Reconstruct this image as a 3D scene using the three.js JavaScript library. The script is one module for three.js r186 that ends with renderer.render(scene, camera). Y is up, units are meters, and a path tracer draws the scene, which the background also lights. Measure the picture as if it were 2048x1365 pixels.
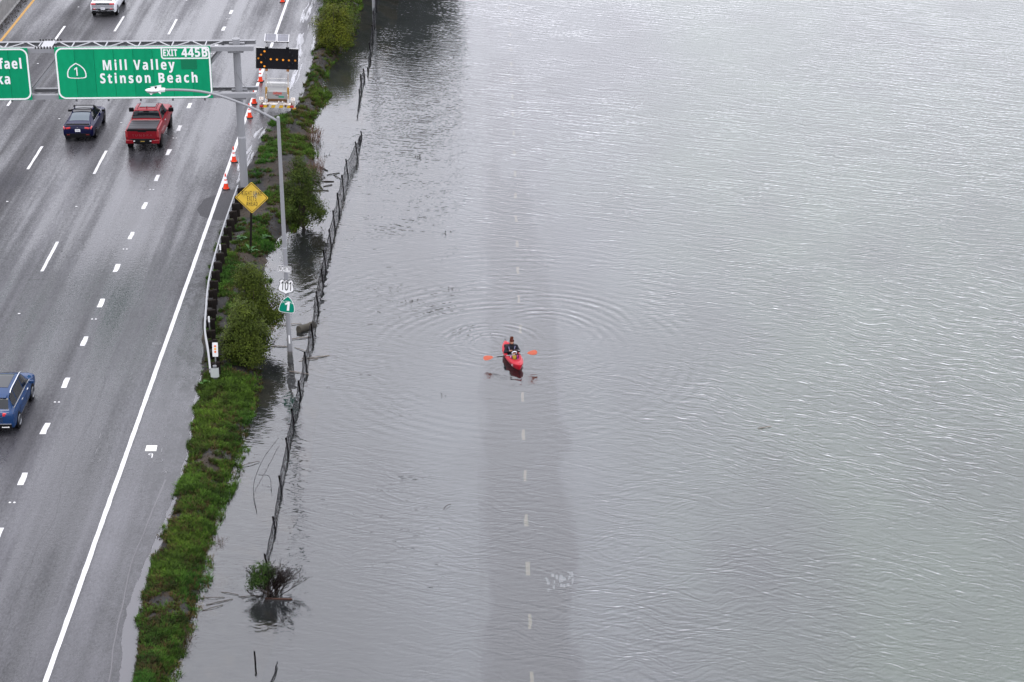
import * as THREE from 'three';
import { mergeGeometries, toCreasedNormals } from 'three/addons/utils/BufferGeometryUtils.js';
import { RoundedBoxGeometry } from 'three/addons/geometries/RoundedBoxGeometry.js';
import { FontLoader } from 'three/addons/loaders/FontLoader.js';

// ------------------------------------------------------------------ camera, sky, sun, exposure
const scene = new THREE.Scene();
const camera = new THREE.PerspectiveCamera(19.366, 1024 / 682, 0.5, 5000);
camera.position.set(0, 38.5, 0);
camera.rotation.x = -THREE.MathUtils.degToRad(24.3);
scene.add(camera);
const renderer = new THREE.WebGLRenderer({ antialias: true });
renderer.toneMapping = THREE.LinearToneMapping;
renderer.toneMappingExposure = 2.36;
renderer.shadowMap.enabled = true;

// ------------------------------------------------------------------ random numbers and noise
function mulberry(a) { return () => { a |= 0; a = a + 0x6D2B79F5 | 0; let t = Math.imul(a ^ a >>> 15, 1 | a); t = t + Math.imul(t ^ t >>> 7, 61 | t) ^ t; return ((t ^ t >>> 14) >>> 0) / 4294967296; }; }
const NT = new Float32Array(65536); { const r = mulberry(77); for (let i = 0; i < 65536; i++) NT[i] = r() * 2 - 1; }
function vn(x, y) {            // value noise, -1..1
  const ix = Math.floor(x), iy = Math.floor(y); let fx = x - ix, fy = y - iy;
  fx = fx * fx * (3 - 2 * fx); fy = fy * fy * (3 - 2 * fy);
  const a = ix & 255, b = (ix + 1) & 255, c = (iy & 255) << 8, d = ((iy + 1) & 255) << 8;
  const p = NT[a + c], q = NT[b + c], r = NT[a + d], s = NT[b + d];
  return p + (q - p) * fx + (r - p + (p - q - r + s) * fx) * fy;
}
function fbm(x, y, o = 4) { let a = 0.5, s = 0; for (let i = 0; i < o; i++) { s += a * vn(x + i * 17.3, y + i * 9.1); x *= 2.03; y *= 2.03; a *= 0.5; } return s; }
const clamp = (v, a = 0, b = 1) => Math.min(b, Math.max(a, v));
const lerp = (a, b, t) => a + (b - a) * t;
const sstep = (a, b, x) => { const t = clamp((x - a) / (b - a)); return t * t * (3 - 2 * t); };

// overcast sky: an even cloud deck with soft mottling, a little brighter overhead than at the horizon
{
  const W = 512, H = 256, d = new Float32Array(W * H * 4);
  for (let j = 0; j < H; j++) {
    const el = ((j + 0.5) / H - 0.5) * Math.PI, up = Math.max(0, Math.sin(el));
    for (let i = 0; i < W; i++) {
      const az = i / W * Math.PI * 2, k = (j * W + i) * 4;
      let L;
      if (el >= 0) {
        const s = 1.6 / (up + 0.35), cx = Math.cos(az) * Math.cos(el) * s, cz = Math.sin(az) * Math.cos(el) * s;
        L = (0.78 + 0.36 * up) * (1 + 0.22 * fbm(cx * 1.3 + 40, cz * 1.3 + 60, 5));
      } else L = 0.25;
      d[k] = L * 0.966; d[k + 1] = L * 0.976; d[k + 2] = L * 1.075; d[k + 3] = 1;
    }
  }
  const t = new THREE.DataTexture(d, W, H, THREE.RGBAFormat, THREE.FloatType);
  t.mapping = THREE.EquirectangularReflectionMapping; t.magFilter = THREE.LinearFilter; t.minFilter = THREE.LinearFilter; t.wrapS = THREE.RepeatWrapping; t.needsUpdate = true;
  scene.background = t; scene.environment = t;
}
const sun = new THREE.DirectionalLight(0xfff6ea, 0.55);
sun.position.set(-45, 150, -60); sun.target.position.set(-10, 0, -95); scene.add(sun, sun.target);
sun.castShadow = true; sun.shadow.radius = 40; sun.shadow.mapSize.set(2048, 2048);
Object.assign(sun.shadow.camera, { left: -70, right: 70, top: 90, bottom: -90, near: 1, far: 400 });

// ------------------------------------------------------------------ helpers
const used = {};
function numbered(name) { if (!(name in used)) { used[name] = 0; return name; } used[name]++; return name + '_' + String(used[name]).padStart(3, '0'); }
function tag(o, label, category, group) { o.userData.label = label; o.userData.category = category; if (group) o.userData.group = group; return o; }
function thing(name, label, category, [x, y, z] = [0, 0, 0], turn = 0, group) {
  const o = new THREE.Group(); o.name = numbered(name); o.position.set(x, y, z); o.rotation.y = turn; scene.add(o); return tag(o, label, category, group);
}
function setting(name, label) { const o = new THREE.Group(); o.name = numbered(name); o.userData.kind = 'structure'; o.userData.label = label; scene.add(o); return o; }
function norm(g) {
  let h = g.index ? g.toNonIndexed() : g.clone();
  for (const k of Object.keys(h.attributes)) if (!['position', 'normal', 'uv', 'color'].includes(k)) h.deleteAttribute(k);
  if (!h.attributes.normal) h.computeVertexNormals();
  if (!h.attributes.uv) h.setAttribute('uv', new THREE.BufferAttribute(new Float32Array(h.attributes.position.count * 2), 2));
  return h;
}
function merged(gs) { gs = [].concat(gs).map(norm); return gs.length === 1 ? gs[0] : mergeGeometries(gs); }
function part(parent, name, gs, mat, label) {
  const m = new THREE.Mesh(merged(gs), mat); m.name = name; m.castShadow = m.receiveShadow = true; parent.add(m); if (label) m.userData.label = label; return m;
}
function solo(name, gs, mat, label, category, pos = [0, 0, 0], turn = 0, group) {
  const m = new THREE.Mesh(merged(gs), mat); m.name = numbered(name); m.castShadow = m.receiveShadow = true; m.position.set(...pos); m.rotation.y = turn; scene.add(m); return tag(m, label, category, group);
}
function dup(o, pos, turn, label) { const c = o.clone(); c.name = numbered(o.name.replace(/_\d{3}$/, '')); c.userData = { ...o.userData }; c.position.set(...pos); if (turn !== undefined) c.rotation.y = turn; if (label) c.userData.label = label; scene.add(c); return c; }
const V = (x, y, z) => new THREE.Vector3(x, y, z);
function place(g, x = 0, y = 0, z = 0, rx = 0, ry = 0, rz = 0) { g.applyMatrix4(new THREE.Matrix4().makeRotationFromEuler(new THREE.Euler(rx, ry, rz)).setPosition(x, y, z)); return g; }
function box(w, h, d, x = 0, y = 0, z = 0, rx = 0, ry = 0, rz = 0) { return place(new THREE.BoxGeometry(w, h, d), x, y, z, rx, ry, rz); }
function rbox(w, h, d, r, x = 0, y = 0, z = 0, rx = 0, ry = 0, rz = 0) { return place(new RoundedBoxGeometry(w, h, d, 2, Math.min(r, w / 2.01, h / 2.01, d / 2.01)), x, y, z, rx, ry, rz); }
function bar(a, b, r, r2 = r, seg = 8, sides) {
  a = a.isVector3 ? a : V(...a); b = b.isVector3 ? b : V(...b); const d = b.clone().sub(a), L = d.length();
  const g = sides ? new THREE.BoxGeometry(sides[0], L, sides[1]) : new THREE.CylinderGeometry(r2, r, L, seg, 1);
  g.applyQuaternion(new THREE.Quaternion().setFromUnitVectors(V(0, 1, 0), d.normalize())); g.translate((a.x + b.x) / 2, (a.y + b.y) / 2, (a.z + b.z) / 2); return g;
}
function tube(pts, r, seg = 24, rad = 6) { return new THREE.TubeGeometry(new THREE.CatmullRomCurve3(pts.map(p => p.isVector3 ? p : V(...p))), seg, r, rad); }
function lin(r, g, b) { return new THREE.Color().setRGB(r, g, b); }
function mat(c, rough = 0.7, o = {}) { return new THREE.MeshPhysicalMaterial({ color: Array.isArray(c) ? lin(...c) : c, roughness: rough, side: THREE.DoubleSide, specularIntensity: rough > 0.42 ? 0.35 : 1, ...o }); }
function meshFrom(pos, idx, uv, col) {
  const g = new THREE.BufferGeometry(); g.setAttribute('position', new THREE.Float32BufferAttribute(pos, 3));
  if (uv) g.setAttribute('uv', new THREE.Float32BufferAttribute(uv, 2)); if (col) g.setAttribute('color', new THREE.Float32BufferAttribute(col, 3));
  g.setIndex(idx); g.computeVertexNormals(); return g;
}
function curveOf(tab) {          // piecewise linear table [[z, value], ...] with z falling
  return z => { if (z >= tab[0][0]) return tab[0][1]; for (let i = 1; i < tab.length; i++) if (z >= tab[i][0]) { const a = tab[i - 1], b = tab[i]; return lerp(a[1], b[1], (a[0] - z) / (a[0] - b[0])); } return tab[tab.length - 1][1]; };
}
function dataTex(w, h, fn, srgb, rep) {
  const d = new Uint8Array(w * h * 4), o = [0, 0, 0];
  for (let j = 0; j < h; j++) for (let i = 0; i < w; i++) { fn((i + 0.5) / w, (j + 0.5) / h, o); const k = (j * w + i) * 4; d[k] = clamp(o[0]) * 255; d[k + 1] = clamp(o[1]) * 255; d[k + 2] = clamp(o[2]) * 255; d[k + 3] = 255; }
  const t = new THREE.DataTexture(d, w, h, THREE.RGBAFormat); t.magFilter = THREE.LinearFilter; t.minFilter = THREE.LinearMipmapLinearFilter; t.generateMipmaps = true;
  t.wrapS = t.wrapT = THREE.RepeatWrapping; if (srgb) t.colorSpace = THREE.SRGBColorSpace; if (rep) t.repeat.set(...rep); t.needsUpdate = true; return t;
}
const toS = v => v <= 0.0031308 ? v * 12.92 : 1.055 * Math.pow(v, 1 / 2.4) - 0.055;

// ------------------------------------------------------------------ the lie of the land (metres; the freeway runs away along -z, drifting a little to the left)
const SL = 0.0114;                                   // the road's sideways drift per metre
const roadX = (x0, z) => x0 + SL * (z + 57);         // x of a line that is at x0 where z = -57
const HEAD = Math.atan(SL);                          // heading of the road
const WATER = -0.3, PATHY = -0.6;
const vL = curveOf([[-20, -11.9], [-50, -12.5], [-57.1, -12.8], [-62.4, -13.34], [-67.5, -13.33], [-72.5, -13.29], [-76.1, -13.5], [-80.5, -13.8], [-82.4, -13.95], [-86, -14.5], [-90, -14.9], [-95, -15.2], [-105, -15.2], [-110, -15.15], [-113.4, -15.0], [-116, -14.85], [-119, -14.5], [-120.6, -13.74], [-123.6, -13.34], [-127, -13.39], [-133, -13.46], [-138.5, -13.74], [-143, -13.95], [-148, -13.9], [-260, -15.2]]);
const vR = curveOf([[-20, -11.2], [-57.5, -11.87], [-62, -11.58], [-68, -11.78], [-73.5, -11.59], [-75.7, -11.52], [-79.6, -11.66], [-82.7, -11.6], [-86, -11.6], [-89.6, -11.95], [-93.5, -12.6], [-97.2, -12.8], [-99.1, -12.5], [-100.3, -11.9], [-102, -11.3], [-106, -11.2], [-111, -11.55], [-113.7, -12.0], [-118, -12.55], [-119.3, -12.5], [-122, -12.25], [-123.9, -12.1], [-126.8, -12.6], [-128.7, -12.65], [-132.4, -12.4], [-136.4, -11.6], [-143, -11.4], [-149, -11.7], [-260, -13]]);
function vergeY(x, z) {
  const l = vL(z), r = vR(z), t = (x - l) / (r - l), n = 0.06 * fbm(x * 1.7, z * 1.7, 3);
  if (t < 0) return 0.012 + t * 0.15;
  if (t <= 1) return 0.012 + (WATER - 0.012) * Math.pow(t, 2.2) + 0.20 * Math.sin(Math.PI * t) * (1 + 0.5 * vn(z * 0.3, 4)) + n * sstep(0, 0.15, t);
  return WATER - 0.02 - (x - r) * 0.30 + n * 0.5;
}

// ------------------------------------------------------------------ freeway
const RX0 = -40, RX1 = -12, RZ0 = -45, RZ1 = -165;
const LN = [-15.85, -19.7, -23.43, -27.4, -31.2, -34.95];  // edge line, short dashes, two long-dash lines, far lane line, yellow line (x at z = -57)
const dryPatch = [[-15.2, -106.6], [-16.32, -105.3], [-17.0, -104.6], [-17.25, -103.6], [-17.27, -102.7], [-16.95, -101.8], [-16.5, -101.4], [-15.8, -101.1], [-15.1, -101.6]];
function inPoly(p, x, z) { let c = false; for (let i = 0, j = p.length - 1; i < p.length; j = i++) { const a = p[i], b = p[j]; if ((a[1] > z) !== (b[1] > z) && x < (b[0] - a[0]) * (z - a[1]) / (b[1] - a[1]) + a[0]) c = !c; } return c; }
function roadAt(u, v) { return [lerp(RX0, RX1, u), lerp(RZ0, RZ1, v)]; }
function track(x0) {            // worn wheel paths: distance from the nearest path of its lane
  let m = 0; for (let i = 0; i < 5; i++) { const c = (LN[i] + LN[i + 1]) / 2; for (const s of [-0.85, 0.85]) { const d = (x0 - c - s) / 0.38; m = Math.max(m, Math.exp(-d * d)); } } return m;
}
const roadColor = dataTex(2048, 2048, (u, v, o) => {
  const [x, z] = roadAt(u, v), x0 = x - SL * (z + 57);
  const along = fbm(x0 * 2.2, z * 0.045, 4), blot = fbm(x * 0.35 + 9, z * 0.22, 4), grain = vn(x * 24, z * 13) * 0.5 + vn(x * 60, z * 17.6) * 0.6;
  let a = 0.031 * (1 + 0.62 * along + 0.30 * blot + 0.52 * grain);
  a *= 1 - 0.16 * track(x0) * (0.6 + 0.6 * vn(z * 0.05, x0 * 0.4));
  if (x0 > LN[0] + 0.15) a *= 1.10 + 0.30 * fbm(x * 1.2, z * 0.7, 4);                    // gritty shoulder
  for (const s of [-21.2, -24.95]) { const e = Math.abs(x0 - s - 0.05 * vn(z * 0.1, s)); if (e < 0.016) a *= 1.35; }  // paving seams
  const edge = vL(z) - x; if (edge < 1.3 && z > -118) { const mud = sstep(0.05, 0.38, fbm(x * 2.4, z * 1.5, 5) + 0.30 * vn(x * 9, z * 6) + 0.30 * (1 - edge / 1.3)) * (z < -80 ? 1 : 0.5); a *= 1 - 0.62 * mud; }
  const cr = Math.abs(x0 + 17.9 + 0.35 * fbm(3, z * 0.35, 4)), cr2 = Math.abs(x0 + 29.3 + 0.3 * fbm(8, z * 0.3, 4)); if (cr < 0.014 || cr2 < 0.014) a *= 0.45; if (Math.abs((z + 400) % 13.7 - 6 - 0.25 * vn(x * 0.8, z)) < 0.035 && vn(Math.floor(z / 13.7) * 3.3, Math.floor(x0 / 3.7) * 5.1) > 0.25) a *= 0.6;
  const wob = 0.3 * vn(x * 1.4, z * 1.4);
  if (inPoly(dryPatch, x + wob * 0.3, z + wob * 0.5)) a = 0.030 * (1 + 0.4 * grain);
  o[0] = toS(a); o[1] = toS(a * 0.985); o[2] = toS(a * 1.11);
}, true);
const roadRough = dataTex(2048, 2048, (u, v, o) => {
  const [x, z] = roadAt(u, v), x0 = x - SL * (z + 57);
  const along = fbm(x0 * 1.3 + 31, z * 0.04 + 5, 4), blot = fbm(x * 0.25 + 3, z * 0.13, 4), grain = vn(x * 25, z * 14);
  let r = 0.55 - 0.25 * sstep(-27, -19, x0 + 2 * blot) + 0.58 * along + 0.32 * blot + 0.16 * grain;
  const wob = 0.3 * vn(x * 1.4, z * 1.4);
  if (inPoly(dryPatch, x + wob * 0.3, z + wob * 0.5)) r = 0.86;
  o[0] = 0; o[1] = clamp(r, 0.2, 0.95); o[2] = 0;
});
for (const t of [roadColor, roadRough]) t.wrapS = t.wrapT = THREE.MirroredRepeatWrapping;
const grainBump = dataTex(512, 512, (u, v, o) => { let s = 0; for (const [f, a] of [[64, 0.5], [128, 0.5], [30, 0.3]]) s += a * vn((u * f) % 256, (v * f) % 256); o[0] = o[1] = o[2] = 0.5 + 0.4 * s; });
const asphalt = mat([1, 1, 1], 1, { map: roadColor, roughnessMap: roadRough, bumpMap: grainBump, bumpScale: 0.008, specularIntensity: 0.85 });
grainBump.repeat.set(7, 30);
const paveRight = z => vL(z) + 0.25;
const freeway = setting('freeway', 'wet grey freeway carriageway with painted lane lines');
{
  const pos = [], uv = [], idx = [], zs = []; for (let z = -15; z >= -300; z -= 2.5) zs.push(z);
  zs.forEach((z, k) => { for (const [x, y] of [[-75, -0.01], [-40, 0], [paveRight(z), 0], [paveRight(z), -1.3]]) { pos.push(x, y, z); uv.push((x - RX0) / (RX1 - RX0), (z - RZ0) / (RZ1 - RZ0)); }
    if (k) for (let i = 0; i < 3; i++) { const a = (k - 1) * 4 + i, b = k * 4 + i; idx.push(a, a + 1, b, b, a + 1, b + 1); } });
  const g = meshFrom(pos, idx, uv); part(freeway, 'pavement', toCreasedNormals(g, 0.6), asphalt);
}
const paintTex = dataTex(256, 256, (u, v, o) => { const a = 0.44 + 0.12 * fbm(u * 9, v * 9, 4) + 0.07 * vn(u * 120, v * 120), c = Math.abs(vn(u * 5, v * 60)) < 0.035 ? 0.8 : 1; o[0] = o[1] = toS(a * c); o[2] = toS(a * c * 1.01); }, true);
const paint = mat([1, 1, 1], 0.55, { map: paintTex }), paintYellow = mat([0.72, 0.40, 0.09], 0.55, { map: paintTex }), paintWorn = mat([0.30, 0.30, 0.31], 0.6, { map: paintTex });
function stripe(xa, za, xb, zb, w, y = 0.005, ragged = 0.012) {      // a band of paint from a to b, its edges a little uneven
  const n = Math.max(2, Math.ceil(Math.abs(zb - za) / 0.5)), pos = [], uv = [], idx = [];
  for (let i = 0; i <= n; i++) { const t = i / n, z = lerp(za, zb, t), x = lerp(xa, xb, t); for (const s of [-1, 1]) { pos.push(x + s * (w / 2 + ragged * vn(z * 3.1, s * 7 + x)), y, z); uv.push(s * w / 2 + 3.3 * x, z); } if (i) { const a = i * 2; idx.push(a - 2, a - 1, a, a, a - 1, a + 1); } }
  return meshFrom(pos, idx, uv);
}
part(freeway, 'edge_line', stripe(roadX(LN[0], -15), -15, roadX(LN[0], -300), -300, 0.185), paint);
part(freeway, 'yellow_line', stripe(roadX(LN[5], -15), -15, roadX(LN[5], -300), -300, 0.2), paintYellow);
for (let k = 0; k < 34; k++) { const z = -62.6 - 4.53 * k; part(freeway, 'lane_dash', stripe(roadX(LN[1], z + 0.53), z + 0.53, roadX(LN[1], z - 0.53), z - 0.53, 0.235, 0.005, 0.03), paint); }
for (let k = 0; k < 12; k++) { const z = -60.6 - 9.07 * k; for (const s of [-0.09, 0.09]) part(freeway, 'pavement_marker', place(new THREE.CylinderGeometry(0.045, 0.055, 0.02, 10), roadX(LN[1], z) + s, 0.013, z), paint); }
for (const [l, z0] of [[2, -66.4], [3, -67.2], [4, -64.5]]) for (let k = 0; k < 8; k++) {
  const z = z0 - 14.75 * k; part(freeway, 'lane_dash', stripe(roadX(LN[l], z + 2.05), z + 2.05, roadX(LN[l], z - 2.05), z - 2.05, 0.16), paint);
  part(freeway, 'pavement_marker', rbox(0.12, 0.025, 0.1, 0.01, roadX(LN[l], z - 7.3), 0.015, z - 7.3), paint);
}
// survey paint on the shoulder and lane
part(freeway, 'painted_square', stripe(-15.07, -74.1, -15.1, -74.62, 0.46), mat([0.55, 0.55, 0.52], 0.6));
function ring(x, z, r, w, a0 = 0, a1 = 6.283) { return place(new THREE.RingGeometry(r - w, r, 28, 1, a0, a1), x, 0.006, z, -Math.PI / 2); }
for (const [x, z, r, a1] of [[-17.2, -73.25, 0.19, 6.28], [-14.62, -73.25, 0.19, 6.28], [-15.62, -72.3, 0.22, 5], [-16.6, -78.25, 0.17, 4.4]]) part(freeway, 'painted_ring', ring(x, z, r, 0.025, 0.4, a1), paintWorn);
part(freeway, 'painted_mark', [ring(-15.03, -73.82, 0.09, 0.035), stripe(-14.95, -73.82, -14.93, -73.5, 0.04)], paint);
for (const [x, z] of [[-17.44, -75.5], [-17.33, -74.1], [-14.7, -75.6], [-14.62, -74.2]]) part(freeway, 'painted_tick', stripe(x, z + 0.22, x - 0.01, z - 0.22, 0.03), paintWorn);
part(freeway, 'painted_mark', [0, 1, 2].map(k => place(new THREE.PlaneGeometry(0.3, 0.03), -14.15, 0.006 + k * 0.001, -72.24, -Math.PI / 2, 0, k * 1.05)), paintWorn);
part(freeway, 'painted_ring', [ring(-16.59, -85.0, 0.2, 0.05), ring(-16.59, -85.0, 0.09, 0.05)], paintWorn);
// asphalt dike at the edge of the shoulder
{
  const pts = [[-40, -12.9], [-57.1, -13.68], [-59.4, -13.93], [-60.7, -14.04], [-64.9, -14.28], [-67.5, -14.2], [-70, -14.12], [-73, -14.05]], pos = [], idx = [];
  let k = 0; for (let z = -40; z >= -72; z -= 0.4) { const x = curveOf(pts)(z) + 0.03 * vn(z, 2), h = 0.05 * sstep(-72, -66, z); for (const [dx, y] of [[-0.03, 0.001], [-0.01, h * 0.7], [0.015, h * 0.6], [0.04, 0.001]]) pos.push(x + dx, y + 0.004 * vn(z * 5, dx * 30), z); if (k) for (let i = 0; i < 3; i++) { const a = (k - 1) * 4 + i, b = k * 4 + i; idx.push(a, a + 1, b, b, a + 1, b + 1); } k++; }
  part(freeway, 'asphalt_dike', meshFrom(pos, idx), mat([0.10, 0.098, 0.104], 0.5));
}
// ------------------------------------------------------------------ concrete median barrier
{
  const b = thing('median_barrier', 'stained grey concrete barrier beside the yellow line', 'barrier');
  const cTex = dataTex(512, 256, (u, v, o) => { const st = Math.max(0, vn(u * 70, v * 2.0)) * 0.45 + 0.3 * fbm(u * 20, v * 5, 4); const a = 0.20 * (1 - 0.75 * st + 0.15 * vn(u * 240, v * 120)); o[0] = toS(a); o[1] = toS(a * 0.98); o[2] = toS(a * 0.95); }, true);
  const m = mat([1, 1, 1], 0.8, { map: cTex });
  const sh = new THREE.Shape([[0, 0], [-0.10, 0.08], [-0.20, 1.25], [-0.5, 1.25], [-0.6, 0.08], [-0.7, 0]].map(p => new THREE.Vector2(...p)));
  for (let k = 0; k < 22; k++) { const z = -40 - 6 * k, g = new THREE.ExtrudeGeometry(sh, { depth: 5.97, bevelEnabled: true, bevelSize: 0.012, bevelThickness: 0.012, bevelSegments: 1 }), uv = g.attributes.uv, p = g.attributes.position;
    for (let i = 0; i < uv.count; i++) uv.setXY(i, (p.getZ(i) + k * 1.7) / 6, p.getY(i) / 1.3 + p.getX(i)); place(g, roadX(-35.95, z - 6), 0, z - 6, 0, HEAD); part(b, 'barrier_section', g, m); }
  const dirt = []; const r = mulberry(5); for (let i = 0; i < 900; i++) { const z = -120 - r() * 40, x = roadX(-35.95, z) + 0.05 + Math.abs(r() + r() - 1) * 0.7; dirt.push(place(new THREE.TetrahedronGeometry(0.02 + r() * r() * 0.08), x, 0.015, z, r() * 3, r() * 3, 0)); }
  const litter = solo('roadside_litter', dirt, mat([0.05, 0.045, 0.04], 0.9), 'dark grit and leaf litter along the foot of the median barrier', 'litter'); litter.userData.kind = 'stuff';
}
// ------------------------------------------------------------------ bed under the flood, flooded path
const bedTex = dataTex(1024, 1024, (u, v, o) => {
  const x = u * 60 - 14, z = v * 130, n = fbm(x * 0.35, z * 0.16, 5), m = fbm(x * 0.12 + 8, z * 0.06, 3), a = lerp(0.012, 0.031, sstep(-5.5, -1.8, x + 1.5 * m)) * (1 + 0.5 * n + 0.35 * m), gr = sstep(2, 14, x + 6 * m);
  o[0] = toS(a * lerp(1.0, 1.02, gr)); o[1] = toS(a * lerp(1.03, 1.36, gr)); o[2] = toS(a * lerp(1.10, 0.90, gr));
}, true);
const bed = mat([1, 1, 1], 0.95, { map: bedTex });
{
  const pos = [], uv = [], idx = []; const xs = [-16, -9.5, -3, -1.6, 3.2, 8, 20, 50, 400, 2500], ys = [-1.5, -1.25, -0.95, -0.68, -0.68, -0.85, -1.0, -1.1, -1.3, -1.5], zs = [100, -20, -60, -100, -140, -200, -400, -3000];
  zs.forEach((z, j) => xs.forEach((x, i) => { pos.push(x, ys[i], z); uv.push((x + 14) / 60, z / 130); if (i && j) { const n = xs.length, a = (j - 1) * n + i - 1, b = j * n + i - 1; idx.push(a, a + 1, b, b, a + 1, b + 1); } }));
  const g = setting('lake_bed', 'muddy silt bottom under the flood water'); part(g, 'silt', meshFrom(pos, idx, uv), bed);
  const land = new THREE.PlaneGeometry(2600, 3200); land.rotateX(-Math.PI / 2); land.translate(-1316, -1.55, -1400); const gd = setting('ground', 'dull green land beyond the freeway'); part(gd, 'soil', land, mat([0.07, 0.075, 0.05], 0.95));
}
const path = setting('flooded_path', 'straight asphalt path under the flood water');
{
  const px = z => 0.66 + 0.0098 * (z + 60), pathFadeTex = dataTex(256, 2048, (u, v, o) => { const zz = -20 - v * 220, ed = Math.min(u, 1 - u) * 3.5, silt = clamp(sstep(0.50, 0.0, ed + 0.40 * fbm(u * 5, v * 90, 4)) + sstep(0.15, 0.55, fbm(u * 2 + 3, v * 26, 4) + 0.55 * sstep(-80, -108, zz))); const n = fbm(u * 4, v * 130, 5), m = fbm(u * 1.5 + 4, v * 20, 3), a = lerp(0.003 * (1 + 0.5 * n + 0.5 * m), 0.029 * (1 + 0.4 * n), silt); o[0] = toS(a); o[1] = toS(a * lerp(0.97, 1.02, silt)); o[2] = toS(a * lerp(1.2, 1.08, silt)); }, true);  // silt at edges and patches; thicker far off, painting in the grazing-reflection fade
  const pos = [], uv = [], idx = []; let k = 0; for (let z = -20; z >= -240; z -= 2) { const c = px(z), e = 0.12 * vn(z * 0.3, 1), f = 0.15 * vn(z * 0.25, 9); pos.push(c - 1.95 + e, PATHY, z, c + 1.95 + f, PATHY, z); uv.push(0, (-20 - z) / 220, 1, (-20 - z) / 220); if (k) { const a = k * 2; idx.push(a - 2, a - 1, a, a, a - 1, a + 1); } k++; }
  part(path, 'path_surface', meshFrom(pos, idx, uv), mat([1, 1, 1], 0.9, { map: pathFadeTex }));
  const py = mat([0.175, 0.145, 0.09], 0.8, { map: paintTex });
  for (let i = 0; i < 29; i++) { const z = -54.4 - 3.73 * i; part(path, 'path_dash', stripe(px(z + 0.5), z + 0.5, px(z - 0.5), z - 0.5, 0.13, PATHY + 0.006, 0.045), py); }
  const r = mulberry(3), st = []; for (let i = 0; i < 46; i++) { const c = [0, 1, 2, 3][i % 4], x = 1.2 + c * 0.30 + r() * 0.2, z = -64.0 - c * 0.14 - r() * 1.0; if (r() < 0.75) st.push(box(0.03 + r() * 0.09, 0.004, 0.05 + r() * 0.22, x, PATHY + 0.008 + i * 0.0002, z)); }
  part(path, 'worn_stencil', st, mat([0.08, 0.08, 0.085], 0.8));
}
// ------------------------------------------------------------------ flood water: a clear rippled sheet over the bed
const wr = mulberry(11), windA = [], windB = [];
for (let i = 0; i < 10; i++) { const la = (i === 8 ? 0.5 : i === 9 ? 0.8 : 0.155 * Math.pow(1.125, i)) * (0.92 + 0.16 * wr()), k = 6.2832 / la, sl = 0.072 * Math.pow(0.25 / la, 0.4) / k;
  for (const [set, mid] of [[windA, 0.0], [windB, -0.60]]) { const th = mid + (wr() - 0.5) * 0.95; set.push([k * Math.sin(th), k * Math.cos(th), wr() * 6.28, sl]); } }
const rings = [[-0.95, -85.6, 2.2, 0.55, 0.42, 0.0130], [-0.95, -85.6, 1.1, 0.4, 0.34, 0.009], [1.5, -86.9, 4.3, 0.9, 0.55, 0.0150], [1.5, -86.9, 2.6, 0.8, 0.45, 0.011], [0.0, -84.2, 8.2, 1.9, 0.62, 0.0130], [-0.4, -84.6, 5.6, 1.2, 0.52, 0.0100], [0.2, -84, 12.5, 2.6, 0.66, 0.0060], [-0.2, -82.3, 0.9, 0.5, 0.32, 0.0045]];
function waterH(x, z) {
  const wx = 0.30 * vn(x * 0.7, z * 0.7) + 0.12 * vn(x * 1.9, z * 1.9), wz = 0.30 * vn(x * 0.7 + 50, z * 0.7) + 0.12 * vn(x * 1.9 + 70, z * 1.9);
  const patch = fbm(x * 0.085 + 3, z * 0.06 + 7, 3), right = sstep(-4, 15, x + 5 * patch), far = sstep(-84, -115, z);
  let amp = 0.30 + 0.52 * Math.max(right, 0.75 * far) + 0.45 * patch + 0.50 * fbm(x * 0.42, z * 0.28, 3); amp = clamp(amp, 0.20, 0.85); amp *= 1 - 0.40 * sstep(-3.5, -8, x) - 0.30 * sstep(-9.0, -10.2, x) - 0.25 * sstep(-2, -6, x) * sstep(-112, -122, z) - 0.30 * sstep(3.5, 0.5, Math.abs(x - 1 + 2 * patch)) * sstep(-86, -76, z);
  let h = 0; const X = x + wx, Z = z + wz, mb = clamp(sstep(0, 18, x) * sstep(-112, -74, z) + 0.7 * vn(x * 0.1, z * 0.09 + 30));
  for (let i = 0; i < 10; i++) { const a = windA[i], b = windB[i]; h += a[3] * (1 - 0.8 * mb) * Math.sin(a[0] * X + a[1] * Z + a[2]); if (mb > 0.01) h += b[3] * mb * Math.sin(b[0] * X + b[1] * Z + b[2]); }
  h *= amp;
  h += (0.55 + amp) * 0.0055 * 0.6 * (vn(x * 3.1 + wx * 3, z * 7.3) + 0.6 * vn(x * 6.3, z * 13.1));
  for (const R of rings) { const dx = x - R[0], dz = z - R[1], r = Math.hypot(dx, dz), q = (r - R[2]) / R[3]; if (Math.abs(q) < 2.6) { const an = Math.atan2(dz, dx), m = 0.55 + 0.6 * vn(an * 1.6 + R[2] * 3, R[3] * 9); h += (dz > 0 ? lerp(1, 0.4, sstep(0.05, 0.6, dz / (r + 0.01))) : 1) * 1.15 * R[5] * Math.max(0.05, m + 0.35 * vn(x * 1.3, z * 1.3)) * Math.exp(-q * q) * Math.sin(6.2832 * (r + 0.12 * wx) / R[4]); } }
  return h;
}
const NSC = 0.55;                                     // slopes are stored divided by this
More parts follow.
